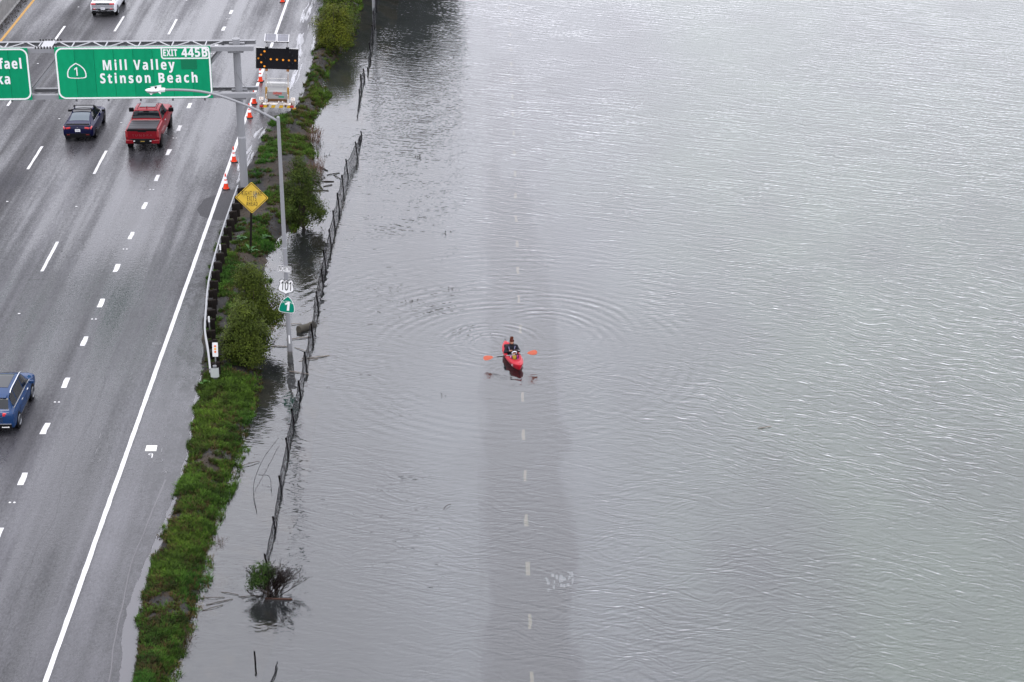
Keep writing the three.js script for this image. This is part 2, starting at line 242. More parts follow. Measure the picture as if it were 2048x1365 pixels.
function waterMap(x0, x1, z0, z1, w, h) {             // u runs with x, v from z0 to z1
  const d = new Uint8Array(w * h * 4), dx = (x1 - x0) / w, dz = (z0 - z1) / h; let prev = new Float32Array(w + 1), cur = new Float32Array(w + 1);
  const row = (b, j) => { const z = z0 - (j + 0.5) * dz; for (let i = 0; i <= w; i++) b[i] = waterH(x0 + (i + 0.5) * dx, z); };
  row(cur, 0);
  for (let j = 0; j < h; j++) { [prev, cur] = [cur, prev]; row(cur, j + 1); for (let i = 0; i < w; i++) { const sx = (prev[i + 1] - prev[i]) / dx, sv = (cur[i] - prev[i]) / dz, k = (j * w + i) * 4; d[k] = clamp(0.5 - 0.5 * sx / NSC) * 255; d[k + 1] = clamp(0.5 - 0.5 * sv / NSC) * 255; d[k + 2] = 255; d[k + 3] = 255; } }
  const t = new THREE.DataTexture(d, w, h, THREE.RGBAFormat); t.magFilter = THREE.LinearFilter; t.minFilter = THREE.LinearMipmapLinearFilter; t.generateMipmaps = true; t.wrapS = t.wrapT = THREE.MirroredRepeatWrapping; t.needsUpdate = true; return t;
}
const water = setting('flood_water', 'grey rippled flood water covering the path and the low ground');
function waterSheet(x0, x1, z0, z1, map, m) {
  const f = map || [x0, x1, z0, z1], n = 8, pos = [], uv = [], idx = [];
  for (let j = 0; j <= n; j++) for (let i = 0; i <= n; i++) { const x = lerp(x0, x1, i / n), z = lerp(z0, z1, j / n); pos.push(x, WATER, z); uv.push((x - f[0]) / (f[1] - f[0]), (z - f[2]) / (f[3] - f[2])); if (i && j) { const a = (j - 1) * (n + 1) + i - 1, b = a + n + 1; idx.push(a, a + 1, b, b, a + 1, b + 1); } }
  return part(water, 'water_surface', meshFrom(pos, idx, uv), m);
}
const waterMat = t => mat([0.86, 0.90, 0.90], 0.03, { transmission: 1, thickness: 0, ior: 1.70, normalMap: t, normalScale: new THREE.Vector2(NSC, NSC), side: THREE.FrontSide });
const WX0 = -15.5, WX1 = 44.5;
const wNear = waterMat(waterMap(WX0, WX1, -50, -96, 2048, 2048)), wFar = waterMat(waterMap(WX0, WX1, -96, -170, 2048, 2048));
waterSheet(WX0, WX1, -50, -96, null, wNear); waterSheet(WX0, WX1, -96, -170, null, wFar);
waterSheet(WX0, 1500, 60, -50, [WX0, WX1, -50, -96], wNear); waterSheet(WX1, 1500, -50, -96, [WX0, WX1, -50, -96], wNear);
waterSheet(WX1, 1500, -96, -170, [WX0, WX1, -96, -170], wFar); waterSheet(WX0, 1500, -170, -2500, [WX0, WX1, -96, -170], wFar);
// ------------------------------------------------------------------ verge: dirt bank between the shoulder and the flood
const vergeTex = dataTex(1024, 2048, (u, v, o) => {
  const x = -17 + u * 9, z = -45 - v * 110, n = fbm(x * 2.1, z * 2.1, 5), m = fbm(x * 0.5 + 3, z * 0.35, 3), g = vn(x * 23, z * 21), a = 0.022 * (1 + 0.8 * n + 0.6 * g * 0.6 + 0.5 * m), w = sstep(0.0, 0.4, vn(x * 0.9, z * 0.7) + 0.4 * n), sub = lerp(1, 0.5, sstep(0.0, 0.35, x - vR(z)));
  o[0] = toS(sub * a * lerp(1.0, 1.18, w)); o[1] = toS(sub * a * lerp(0.97, 0.95, w)); o[2] = toS(sub * a * lerp(0.96, 0.72, w));
}, true); vergeTex.wrapS = vergeTex.wrapT = THREE.MirroredRepeatWrapping;
const verge = setting('verge', 'narrow bank of dirt between the freeway shoulder and the flood');
{
  const nx = 26, pos = [], uv = [], idx = []; let k = 0;
  for (let z = -15; z >= -300; z -= (z < -45 && z > -160) ? 0.3 : 2) { const l = vL(z) - 0.12 - 0.10 * vn(z * 1.3, 3), r = vR(z) + 3; for (let i = 0; i <= nx; i++) { const x = lerp(l, r, i / nx); pos.push(x, vergeY(x, z), z); uv.push((x + 17) / 9, (-45 - z) / 110); if (i && k) { const a = (k - 1) * (nx + 1) + i - 1, b = a + nx + 1; idx.push(a, a + 1, b, b, a + 1, b + 1); } } k++; }
  part(verge, 'soil', meshFrom(pos, idx, uv), mat([1, 1, 1], 0.85, { map: vergeTex }));
}
// standing rain water between the shoulder and the verge
{
  const pl = curveOf([[-40, -13.0], [-57.1, -13.31], [-59.4, -13.67], [-61.4, -13.87], [-63.1, -13.86], [-64.3, -13.82], [-65.8, -13.72], [-68.3, -13.55], [-70.7, -13.50], [-73.3, -13.52], [-76.1, -13.68], [-79, -13.95], [-81.5, -14.0]]);
  const pos = [], idx = []; let k = 0; for (let z = -40; z >= -81.5; z -= 0.25) { const l = Math.min(pl(z) - 0.05 * fbm(z * 1.7, 5, 3) * 2, vL(z) - 0.01); pos.push(l, 0.010, z, vL(z) + 0.16, 0.010, z); if (k) { const a = k * 2; idx.push(a - 2, a - 1, a, a, a - 1, a + 1); } k++; }
  const p = setting('puddle', 'long pale puddle along the foot of the grass'); part(p, 'silt', place(meshFrom(pos, idx), 0, -0.005, 0), mat([0.05, 0.048, 0.052], 0.8)); part(p, 'water_film', meshFrom(pos, idx), mat([0.9, 0.9, 0.92], 0.02, { transmission: 1, thickness: 0, ior: 1.6 }));
  // running water on the shoulder past the arrow board, and beside the gantry post
  const q = setting('puddle', 'streaky shallow water running along the far shoulder'), r = mulberry(8), gs = [];
  for (let i = 0; i < 26; i++) { const z0 = -124 - r() * 30, len = 1.5 + r() * 6, off = -1.5 + r() * 1.35, w = 0.05 + r() * 0.14; const pp = [], ii = []; const n = 10; for (let j = 0; j <= n; j++) { const t = j / n, z = z0 - len * t, x = vL(z) + off + 0.08 * vn(z * 0.8, i), ww = w * Math.sin(Math.PI * (0.04 + 0.92 * t)) * (0.7 + 0.5 * vn(z * 2, i + 4)); pp.push(x - ww, 0.008 + i * 0.0003, z, x + ww, 0.008 + i * 0.0003, z); if (j) { const a = j * 2; ii.push(a - 2, a - 1, a, a, a - 1, a + 1); } } gs.push(meshFrom(pp, ii)); }
  for (let i = 0; i < 16; i++) { const z0 = -107 - r() * 9, len = 0.8 + r() * 2.5, w = 0.04 + r() * 0.09, off = -0.75 + r() * 0.6; const pp = [], ii = []; for (let j = 0; j <= 6; j++) { const t = j / 6, z = z0 - len * t, x = vL(z) + off + 0.06 * vn(z, i); const ww = w * Math.sin(Math.PI * (0.04 + 0.92 * t)); pp.push(x - ww, 0.007 + i * 0.0003, z, x + ww, 0.007 + i * 0.0003, z); if (j) { const a = j * 2; ii.push(a - 2, a - 1, a, a, a - 1, a + 1); } } gs.push(meshFrom(pp, ii)); }
  part(q, 'water_film', gs, mat([0.9, 0.9, 0.92], 0.08, { transmission: 1, thickness: 0, ior: 1.5 }));
}
// ------------------------------------------------------------------ grass
{
  const r = mulberry(21), tri = [], col = [];
  const blade = (x, z, h, w, a, bend) => { const dx = Math.cos(a), dz = Math.sin(a), px = -dz * w, pz = dx * w, m = [x + dx * bend * 0.35, h * 0.6, z + dz * bend * 0.35], t = [x + dx * bend, h, z + dz * bend]; tri.push(x - px, 0, z - pz, x + px, 0, z + pz, m[0] + px * 0.7, m[1], m[2] + pz * 0.7, x - px, 0, z - pz, m[0] + px * 0.7, m[1], m[2] + pz * 0.7, m[0] - px * 0.7, m[1], m[2] - pz * 0.7, m[0] - px * 0.7, m[1], m[2] - pz * 0.7, m[0] + px * 0.7, m[1], m[2] + pz * 0.7, t[0], t[1], t[2]); };
  for (let i = 0; i < 16; i++) { const a = r() * 6.28, d = r() * 0.07; blade(Math.cos(a) * d * 1.3, Math.sin(a) * d * 1.3, 0.08 + r() * 0.14, 0.007 + r() * 0.008, a + (r() - 0.5), 0.03 + r() * 0.09); }
  const g = new THREE.BufferGeometry(); g.setAttribute('position', new THREE.Float32BufferAttribute(tri, 3)); g.computeVertexNormals();
  const spots = [];
  const green = (x, z) => fbm(x * 0.9, z * 0.45, 3) + 0.35 * vn(x * 2.7, z * 2.7);
  for (let i = 0; i < 150000 && spots.length < 52000; i++) {
    const z = -50 - r() * 108, l = vL(z), w = vR(z) - l; const t = r(), x = l - 0.14 + t * (w + 0.5) + 0.22 * vn(z * 1.1, 40 + Math.round(t)) * (Math.abs(t - 0.5) * 2), n = green(x, z), near = z > -82;
    let p = near ? 0.54 + 0.28 * sstep(-72, -64, z) + 1.6 * n : 0.34 + 1.6 * n; if (z < -83 && z > -108 && t < 0.35) p -= 0.35; if (z < -108 && z > -121 && t < 0.3) p -= 0.4; if (x > vR(z)) p *= 0.22; if (x < l) p *= 0.5;
    if (r() > p) continue; spots.push([x, z, n, r(), near]);
  }
  const im = new THREE.InstancedMesh(g, mat([0.85, 0.80, 0.6], 0.8, { transmission: 0.25, thickness: 0, specularIntensity: 0.2 }), spots.length); im.name = 'grass'; im.userData = { kind: 'stuff', label: 'bright green grass and weeds covering the dirt bank', category: 'grass' };
  const m4 = new THREE.Matrix4(), q = new THREE.Quaternion(), c = new THREE.Color();
  spots.forEach(([x, z, n, k, near], i) => {
    const sc = 0.40 + 0.75 * r() * r() + 0.35 * Math.max(0, n); q.setFromAxisAngle(V(0, 1, 0), r() * 6.28); m4.compose(V(x, Math.max(vergeY(x, z), WATER - 0.03) - 0.01, z), q, V(sc * (1 + 0.5 * r()), sc * (0.7 + 0.7 * r()), sc * (1 + 0.5 * r()))); im.setMatrixAt(i, m4);
    const v = (0.35 + 1.0 * r()) * (1 + 0.40 * vn(x * 1.6 + 3, z * 1.6) + 0.35 * vn(x * 5 + 3, z * 4)), brown = r() < (near ? 0.36 : 0.42) - 0.8 * n, y = vn(x * 0.7 + 20, z * 0.3);
    if (brown) c.setRGB(0.075 * v, 0.058 * v, 0.028 * v); else c.setRGB((0.052 + 0.026 * y) * v, (0.118 + 0.02 * y) * v, 0.017 * v); im.setColorAt(i, c);
  });
  im.castShadow = im.receiveShadow = true; scene.add(im);
  // fallen leaves, dead stems and bits of bark in the bare places
  const lg = new THREE.TetrahedronGeometry(0.04), ls = []; for (let i = 0; i < 16000 && ls.length < 9000; i++) { const z = -52 - r() * 106, l = vL(z), x = l - 0.35 * r() * r() + r() * (vR(z) - l) * 1.15;  ls.push([x, z]); }
  const lm = new THREE.InstancedMesh(lg, mat([1, 1, 1], 0.9), ls.length); lm.name = 'leaf_litter'; lm.userData = { kind: 'stuff', label: 'brown leaf litter and twigs scattered over the bank', category: 'litter' };
  ls.forEach(([x, z], i) => { q.setFromEuler(new THREE.Euler(r() * 3, r() * 6, r() * 3)); const s = 0.3 + r() * 0.8; m4.compose(V(x, Math.max(vergeY(x, z), x > vR(z) ? WATER : -1, x < vL(z) ? 0.008 : -1) + 0.008, z), q, V(s * 1.8, s * 0.35, s)); lm.setMatrixAt(i, m4); const v = 0.5 + r(); c.setRGB(0.045 * v, 0.033 * v, 0.022 * v); lm.setColorAt(i, c); });
  scene.add(lm);
}
// ------------------------------------------------------------------ shrubs and trees: stems and many small leaves in clumps
function leafy(rnd, lobes, n, leaf, cols, opt = {}) {   // lobes: [x, y, z, rx, ry, rz]; leaves lie in clumps near each lobe's skin
  const pos = [], nor = [], col = [], cl = []; const vol = lobes.map(l => l[3] * l[5] + l[4] * l[3]), tot = vol.reduce((a, b) => a + b);
  lobes.forEach((l, li) => { const k = Math.round(vol[li] / tot * n / (opt.per || 55)); for (let i = 0; i < k; i++) { const u = rnd() * 2 - 1, a = rnd() * 6.283, s = Math.sqrt(1 - u * u), d = V(s * Math.cos(a), u, s * Math.sin(a)), bump = 1 + 0.22 * vn(a * 2.2 + li * 5, u * 3 + li), f = (0.62 + 0.42 * Math.pow(rnd(), 0.6)) * bump; cl.push([V(l[0] + d.x * l[3] * f, l[1] + d.y * l[4] * f, l[2] + d.z * l[5] * f), d, 0.72 + 0.56 * rnd(), rnd()]); } });
  const X = V(), Y = V();
  for (const [c, d, tone, hue] of cl) {
    if (c.y < (opt.floor ?? 0.1)) continue; const R = opt.clump || 0.2;
    for (let i = 0; i < (opt.per || 55); i++) {
      const o = V(rnd() + rnd() + rnd() - 1.5, rnd() + rnd() + rnd() - 1.5, rnd() + rnd() + rnd() - 1.5).multiplyScalar(1.5 * R); const p = c.clone().add(o), nn = d.clone().multiplyScalar(0.8).add(V(rnd() - 0.5, rnd() * 0.9 - 0.2, rnd() - 0.5)).normalize();
      X.set(rnd() - 0.5, rnd() - 0.2, rnd() - 0.5).cross(nn).normalize(); Y.copy(nn).cross(X); const L = leaf * (0.6 + 0.8 * rnd()), Wd = L * (opt.slim || 0.45);
      const a = p.clone().addScaledVector(Y, -L * 0.5), b = p.clone().addScaledVector(X, Wd * 0.5), e = p.clone().addScaledVector(Y, L * 0.5), f = p.clone().addScaledVector(X, -Wd * 0.5);
      for (const q of [a, b, e, a, e, f]) { pos.push(q.x, q.y, q.z); nor.push(nn.x, nn.y, nn.z); }
      const t = tone * (0.5 + 0.9 * rnd()), k = cols.length > 1 ? hue * 0.75 + rnd() * 0.25 : 0, A = cols[0], B = cols[1] || cols[0], cc = [0, 1, 2].map(q => lerp(A[q], B[q], k) * t); for (let q = 0; q < 6; q++) col.push(...cc);
    }
  }
  const g = new THREE.BufferGeometry(); g.setAttribute('position', new THREE.Float32BufferAttribute(pos, 3)); g.setAttribute('normal', new THREE.Float32BufferAttribute(nor, 3)); g.setAttribute('color', new THREE.Float32BufferAttribute(col, 3)); return { g, cl };
}
function stems(rnd, cl, y0, r0, count) { const gs = []; for (let i = 0; i < count; i++) { const c = cl[Math.floor(rnd() * cl.length)][0], b = V((rnd() - 0.5) * r0 * 3, y0, (rnd() - 0.5) * r0 * 3), m = b.clone().lerp(c, 0.5); m.x *= 0.7; m.z *= 0.7; gs.push(tube([b, m, c], r0 * (0.25 + 0.5 * rnd()), 6, 5)); } return gs; }
const leafMat = mat([1.0, 1.0, 0.6], 0.8, { specularIntensity: 0.25, vertexColors: true, transmission: 0.3, thickness: 0 }), barkMat = mat([0.045, 0.036, 0.028], 0.9), deadMat = mat([0.05, 0.036, 0.028], 0.9);
function shrub(name, label, pos, lobes, n, leaf, cols, seed, opt = {}) {
  const o = thing(name, label, opt.cat || 'shrub', pos, 0, opt.group), rnd = mulberry(seed), { g, cl } = leafy(rnd, lobes, n, leaf, cols, opt);
  part(o, 'crown', g, leafMat); part(o, 'trunk', stems(rnd, cl, opt.root ?? -0.15, opt.stem || 0.05, opt.stems || 26), barkMat); return o;
}
const OL = [[0.062, 0.084, 0.012], [0.040, 0.060, 0.012]], DK = [[0.026, 0.046, 0.010], [0.042, 0.058, 0.010]], YL = [[0.095, 0.105, 0.012], [0.060, 0.085, 0.014]];
shrub('olive_shrub', 'dense olive green shrub in front, beside the striped end of the guardrail', [-12.15, 0, -82.7], [[0.05, 1.1, 0, 0.85, 0.95, 0.85], [0.05, 2.15, 0.1, 0.62, 0.9, 0.65], [-0.55, 1.0, 0.1, 0.55, 0.75, 0.6], [0.65, 1.3, -0.2, 0.5, 0.75, 0.55], [0.3, 0.65, 0.3, 0.65, 0.5, 0.55], [-0.25, 1.7, 0.3, 0.4, 0.5, 0.4]], 19000, 0.10, OL, 31, { clump: 0.17 });
shrub('olive_shrub', 'taller olive shrub just behind another of the same kind, facing the blank guardrail posts', [-12.1, 0, -85.6], [[0, 1.5, 0, 0.85, 1.2, 0.9], [0.05, 2.75, 0, 0.66, 0.9, 0.65], [-0.2, 3.2, 0.1, 0.5, 0.55, 0.5], [0.75, 1.7, 0, 0.6, 0.9, 0.6], [1.0, 1.2, 0.2, 0.4, 0.5, 0.4]], 18000, 0.10, OL, 32, { clump: 0.17 });
shrub('dark_shrub', 'tall dark green shrub at the water edge behind the lamp post', [-11.25, -0.2, -100.8], [[0.1, 1.1, 0, 0.95, 1.1, 0.9], [-0.2, 2.2, 0, 0.7, 1.0, 0.7], [-0.15, 3.2, 0, 0.42, 0.75, 0.42], [0.45, 2.55, 0.1, 0.5, 0.85, 0.5], [-0.65, 1.5, 0, 0.5, 0.9, 0.5], [0.85, 0.95, 0.1, 0.5, 0.5, 0.5]], 15000, 0.10, DK, 33, { clump: 0.16 });
shrub('yellow_green_shrub', 'bright yellow green shrub by the far water edge, nearest of the row', [-12.3, 0, -134.0], [[0, 1.1, 0, 1.15, 1.1, 1.1], [0.0, 2.2, -0.2, 0.85, 1.0, 0.9], [-0.75, 1.6, -0.2, 0.6, 1.1, 0.7], [0.85, 1.2, 0, 0.6, 0.8, 0.7], [0.6, 2.2, -0.5, 0.55, 0.8, 0.6]], 18000, 0.10, YL, 34, { clump: 0.22 });
shrub('yellow_green_shrub', 'green shrub cut by the top edge, behind the yellow green one', [-12.3, 0, -139.6], [[0, 1.4, 0, 1.1, 1.4, 1.2], [0.3, 2.9, 0, 0.8, 1.0, 0.9], [-0.6, 2.3, 0, 0.7, 1.0, 0.8], [0.5, 0.8, 0.6, 0.9, 0.7, 0.7]], 14000, 0.11, [[0.06, 0.09, 0.014], [0.045, 0.075, 0.014]], 35, { clump: 0.24 });
// trees beyond the top of the picture, seen as dark reflections in the flood
for (const [x, z, h, w, s, lb] of [[-8.3, -163, 11.0, 3.9, 41, 'dark tree beyond the top edge, mirrored in the water'], [-12.6, -157, 7.4, 2.8, 42, 'smaller dark tree on the far bank, mirrored left of the other']])
  shrub('bank_tree', lb, [x, -0.4, z], [[0, h * 0.3, 0, w, h * 0.3, w], [-w * 0.3, h * 0.6, 0, w * 0.8, h * 0.3, w * 0.8], [w * 0.35, h * 0.55, 0.4, w * 0.75, h * 0.28, w * 0.8], [0, h * 0.8, 0, w * 0.6, h * 0.2, w * 0.6]], 34000, 0.3, [[0.016, 0.026, 0.008], [0.022, 0.03, 0.008]], s, { clump: 0.42, per: 50, stem: 0.16, cat: 'tree', stems: 18, group: 'trees on the far bank' });
{ // small drowned shrub: a green leafy top on one side, bare wet branches on the other
  const o = shrub('drowned_shrub', 'small half bare shrub standing in the flood, green leaves on its left side', [-8.95, -0.3, -63.2], [[-0.22, 0.95, 0, 0.42, 0.36, 0.36], [-0.38, 0.65, 0.1, 0.3, 0.25, 0.28]], 2600, 0.08, [[0.03, 0.066, 0.012], [0.018, 0.036, 0.01]], 36, { clump: 0.11, per: 30, stem: 0.02, stems: 30, root: -0.1 });
  const r = mulberry(61), gs = []; const grow = (p, d, L, w, lev) => { const q = [p.clone()]; let c = p.clone(), e = d.clone(); for (let k = 0; k < 4; k++) { e.add(V((r() - 0.5) * 0.7, (r() - 0.45) * 0.5, (r() - 0.5) * 0.7)).normalize(); c = c.clone().addScaledVector(e, L / 4); q.push(c); if (lev && k) for (let j = 0; j < 2; j++) grow(c, e.clone().add(V((r() - 0.5) * 1.6, (r() - 0.3) * 0.9, (r() - 0.5) * 1.6)).normalize(), L * 0.42, w * 0.6, lev - 1); } gs.push(tube(q, w, 6, 4)); if (!lev && r() < 0.6) gs.push(place(new THREE.TetrahedronGeometry(0.022), c.x, c.y, c.z, r() * 3, r() * 3, 0)); };
  for (let i = 0; i < 42; i++) { const a = r() * 6.28, el = 0.35 + r() * 0.9, off = i < 26 ? 0.25 : -0.1; grow(V(off * r() + (r() - 0.5) * 0.3, -0.05, (r() - 0.5) * 0.3), V(Math.cos(a) * Math.cos(el) + off, Math.sin(el), Math.sin(a) * Math.cos(el) * 0.7).normalize(), 0.55 + r() * 0.5, 0.011, 2); }
  part(o, 'bare_branches', gs, mat([0.012, 0.009, 0.008], 0.8, { specularIntensity: 0.1 }));
}
// dry reeds along the water edge
function reeds(pos, seed, n, w, hgt, label, m = mat([0.10, 0.06, 0.045], 0.9)) { const o = thing('dry_reeds', label, 'reeds', pos), r = mulberry(seed), gs = []; for (let i = 0; i < n; i++) { const b = V((r() - 0.5) * w, -0.15, (r() - 0.5) * w * 2.4), e = b.clone().add(V((r() - 0.5) * 0.5, hgt * (0.4 + 0.7 * r()), (r() - 0.5) * 0.5)); gs.push(bar(b, e, 0.008, 0.004, 4)); if (r() < 0.6) gs.push(bar(b.clone().lerp(e, 0.6), e.clone().add(V((r() - 0.5) * 0.5, -0.1, (r() - 0.5) * 0.4)), 0.006, 0.003, 4)); } part(o, 'stalks', gs, m); return o; }
reeds([-12.0, WATER, -115.6], 71, 90, 0.7, 1.0, 'pinkish dry reeds at the water edge across from the trailer');
reeds([-11.4, WATER, -109.5], 72, 110, 0.9, 1.0, 'brown dead stems in the water just behind the dark shrub');
reeds([-11.55, WATER, -60.0], 73, 26, 0.5, 0.5, 'few bare twigs sticking out at the end of the grass strip', deadMat);
reeds([-11.3, WATER, -67.0], 74, 40, 0.35, 0.3, 'low broken stalks along the near edge of the grass', deadMat);
reeds([-11.2, WATER, -89.5], 75, 40, 0.5, 0.5, 'dead stems in the shallows behind the olive shrubs', deadMat);
// broad-leaved weeds
function weed(pos, seed, n, L, colr, label, slim = 0.12, up = 0.6) {
  const o = thing('leafy_weed', label, 'weed', pos), r = mulberry(seed), mt = mat(colr, 0.6, { transmission: 0.2, thickness: 0 });
  for (let i = 0; i < n; i++) { const a = i * 2.4 + r(), el = up * (0.5 + r()), l = L * (0.6 + 0.5 * r()), d = V(Math.cos(a) * Math.cos(el), Math.sin(el), Math.sin(a) * Math.cos(el)), s = V(-Math.sin(a), 0, Math.cos(a)).multiplyScalar(l * slim), b = V(0, 0, 0), m = d.clone().multiplyScalar(l * 0.55), t = d.clone().multiplyScalar(l); t.y -= l * 0.25; const q = [b, m.clone().add(s), t, m.clone().sub(s)], c = m.clone(); c.y -= l * 0.03; part(o, 'leaf', meshFrom([...q, c].flatMap(v => [v.x, v.y, v.z]), [0, 1, 4, 1, 2, 4, 2, 3, 4, 3, 0, 4]), mt); } return o;
}
weed([-13.6, vergeY(-13.6, -96.5) + 0.02, -96.5], 81, 18, 0.6, [0.05, 0.12, 0.04], 'spiky green rosette at the foot of the yellow sign', 0.07);
weed([-13.05, vergeY(-13.05, -98.6) + 0.02, -98.6], 82, 26, 0.42, [0.045, 0.115, 0.035], 'low leafy green plant right of the yellow sign post', 0.24, 0.7);
weed([-14.2, vergeY(-14.2, -97.8) + 0.02, -97.8], 83, 20, 0.36, [0.04, 0.10, 0.03], 'low leafy green plant between the guardrail and the yellow sign', 0.24, 0.7);
weed([-13.65, vergeY(-13.65, -80.5) + 0.02, -80.4], 84, 20, 0.36, [0.045, 0.12, 0.02], 'bright green weed in front of the guardrail end', 0.24, 0.8);
// ------------------------------------------------------------------ lettering
const fontB = await new FontLoader().loadAsync('fonts/droid/droid_sans_bold.typeface.json'), fontR = await new FontLoader().loadAsync('fonts/droid/droid_sans_regular.typeface.json');
function letters(str, size, o = {}) {         // flat raised letters, centred or left-aligned, in the xy plane facing +z
  const f = o.bold === false ? fontR : fontB, d = f.data, k = size / d.resolution * (o.k || 1.0), sx = o.sx || 1, gs = []; let x = 0;
  for (const ch of str) { const gl = d.glyphs[ch] || d.glyphs['?']; if (ch !== ' ') { const g = new THREE.ExtrudeGeometry(f.generateShapes(ch, size), { depth: o.depth || 0.004, bevelEnabled: !!o.fat, bevelThickness: 0.001, bevelSize: o.fat || 0, bevelSegments: 1, curveSegments: 5 }); g.scale(sx, 1, 1); g.translate(x, 0, 0); gs.push(g); } x += gl.ha * size / d.resolution * sx + (o.track || 0); }
  const g = merged(gs); g.computeBoundingBox(); const b = g.boundingBox; if (o.width) { g.scale(o.width / (b.max.x - b.min.x), 1, 1); g.computeBoundingBox(); b.copy(g.boundingBox); } g.translate(o.left ? -b.min.x : -(b.min.x + b.max.x) / 2, 0, 0); return g;
}
function roundRect(w, h, r) { const s = new THREE.Shape(), x = -w / 2, y = -h / 2; s.moveTo(x + r, y); s.lineTo(x + w - r, y); s.absarc(x + w - r, y + r, r, -Math.PI / 2, 0); s.lineTo(x + w, y + h - r); s.absarc(x + w - r, y + h - r, r, 0, Math.PI / 2); s.lineTo(x + r, y + h); s.absarc(x + r, y + h - r, r, Math.PI / 2, Math.PI); s.lineTo(x, y + r); s.absarc(x + r, y + r, r, Math.PI, 1.5 * Math.PI); return s; }
function frame(w, h, r, t) { const s = roundRect(w, h, r); s.holes.push(roundRect(w - 2 * t, h - 2 * t, Math.max(0.01, r - t))); return s; }
const ext = (s, d, bev = 0) => new THREE.ExtrudeGeometry(s, { depth: d, bevelEnabled: bev > 0, bevelSize: bev, bevelThickness: bev, bevelSegments: 1, curveSegments: 8 });
const shiftG = (g, x, y, z) => { g.translate(x, y, z); return g; };
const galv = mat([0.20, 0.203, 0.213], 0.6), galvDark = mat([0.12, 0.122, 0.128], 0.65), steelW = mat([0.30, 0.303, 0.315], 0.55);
const signGreenTex = dataTex(256, 256, (u, v, o) => { const n = 1 + 0.12 * fbm(u * 6, v * 6, 4) + 0.05 * vn(u * 130, v * 130); o[0] = toS(0.000 + 0.004 * n); o[1] = toS(0.235 * n); o[2] = toS(0.105 * n); }, true);
const signGreen = mat([1, 1, 1], 0.5, { map: signGreenTex, specularIntensity: 0.15 }), signGreenB = mat([0.86, 0.88, 0.9], 0.5, { map: signGreenTex, specularIntensity: 0.15 }), signPatch = mat([0.003, 0.13, 0.06], 0.5), white = mat([0.66, 0.66, 0.66], 0.5), black = mat([0.012, 0.012, 0.013], 0.5), blackWood = mat([0.013, 0.011, 0.010], 0.9, { specularIntensity: 0.05 });

// ------------------------------------------------------------------ sign gantry (turned a little away from square to the road)
const GT = 0.03, GX = -15.05, GZ = -106.05;      // post foot; local +x runs right along the beam
{
  const g = thing('sign_gantry', 'grey steel sign gantry with a round post and an open truss beam', 'gantry', [GX, 0, GZ], GT);
  part(g, 'post', [bar([0, -0.2, 0], [0, 8.7, 0], 0.225, 0.2, 28)], galv); part(g, 'post_cap', [place(new THREE.TorusGeometry(0.185, 0.022, 6, 24), 0, 8.7, 0, Math.PI / 2), place(new THREE.CylinderGeometry(0.175, 0.175, 0.01, 20), 0, 8.66, 0)], steelW);
  part(g, 'post_band', place(new THREE.CylinderGeometry(0.22, 0.221, 0.1, 28), 0, 3.1, 0), steelW);
  const yT = 8.32, yB = 5.68, zf = 0.62, zb = -0.62, x0 = -26, x1 = 1.0;
  for (const [y, z] of [[yT, zf], [yT, zb], [yB, zf], [yB, zb]]) part(g, 'chord', [box(x1 - x0, 0.24, 0.10, (x0 + x1) / 2, y, z + (z > 0 ? 0.06 : -0.06)), box(x1 - x0, 0.03, 0.24, (x0 + x1) / 2, y + 0.12, z - (z > 0 ? 0.05 : -0.05))], galv);
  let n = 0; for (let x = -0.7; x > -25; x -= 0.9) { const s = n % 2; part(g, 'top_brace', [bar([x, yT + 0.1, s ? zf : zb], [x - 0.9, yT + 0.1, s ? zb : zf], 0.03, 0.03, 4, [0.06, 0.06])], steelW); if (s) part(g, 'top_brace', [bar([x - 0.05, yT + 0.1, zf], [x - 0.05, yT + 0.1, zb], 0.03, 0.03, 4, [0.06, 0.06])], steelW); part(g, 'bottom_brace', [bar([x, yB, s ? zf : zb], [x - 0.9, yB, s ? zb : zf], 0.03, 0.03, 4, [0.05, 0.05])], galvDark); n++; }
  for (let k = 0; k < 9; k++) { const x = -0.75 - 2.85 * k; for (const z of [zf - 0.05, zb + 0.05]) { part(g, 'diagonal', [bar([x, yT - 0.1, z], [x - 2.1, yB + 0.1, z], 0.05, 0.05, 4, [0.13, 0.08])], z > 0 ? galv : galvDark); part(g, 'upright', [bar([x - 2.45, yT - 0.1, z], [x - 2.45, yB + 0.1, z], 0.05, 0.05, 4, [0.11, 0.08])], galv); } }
  for (const [y, z] of [[yT, zf], [yB, zf], [yT, zb], [yB, zb]]) part(g, 'post_bracket', box(0.85, 0.34, 0.34, 0, y - 0.10, z * 0.62), galv);
  part(g, 'splice_plate', [box(0.62, 0.02, 1.3, -10.2, yT + 0.15, 0, 0, 0.0, 0)], steelW);
  const bolts = []; for (let i = 0; i < 8; i++) for (const z of [-0.72, 0.72]) bolts.push(place(new THREE.CylinderGeometry(0.035, 0.035, 0.12, 6), -10.75 + i * 0.16, yT + 0.17, z)); part(g, 'splice_bolts', bolts, blackWood);
  part(g, 'tie_rod', [tube([[-0.05, 6.9, 0.33], [0.25, 6.3, 0.4], [0.75, 5.75, 0.5]], 0.015, 8, 5)], galvDark);
  const nuts = []; for (let k = 0; k < 9; k++) nuts.push(box(0.10, 0.10, 0.06, -1.8 - 1.75 * k, yB - 0.19, zf + 0.1)); part(g, 'hanger_clips', nuts, galvDark);
}
const gantryPoint = (lx, y, lz) => { const p = V(lx, y, lz).applyAxisAngle(V(0, 1, 0), GT); return [p.x + GX, p.y, p.z + GZ]; };
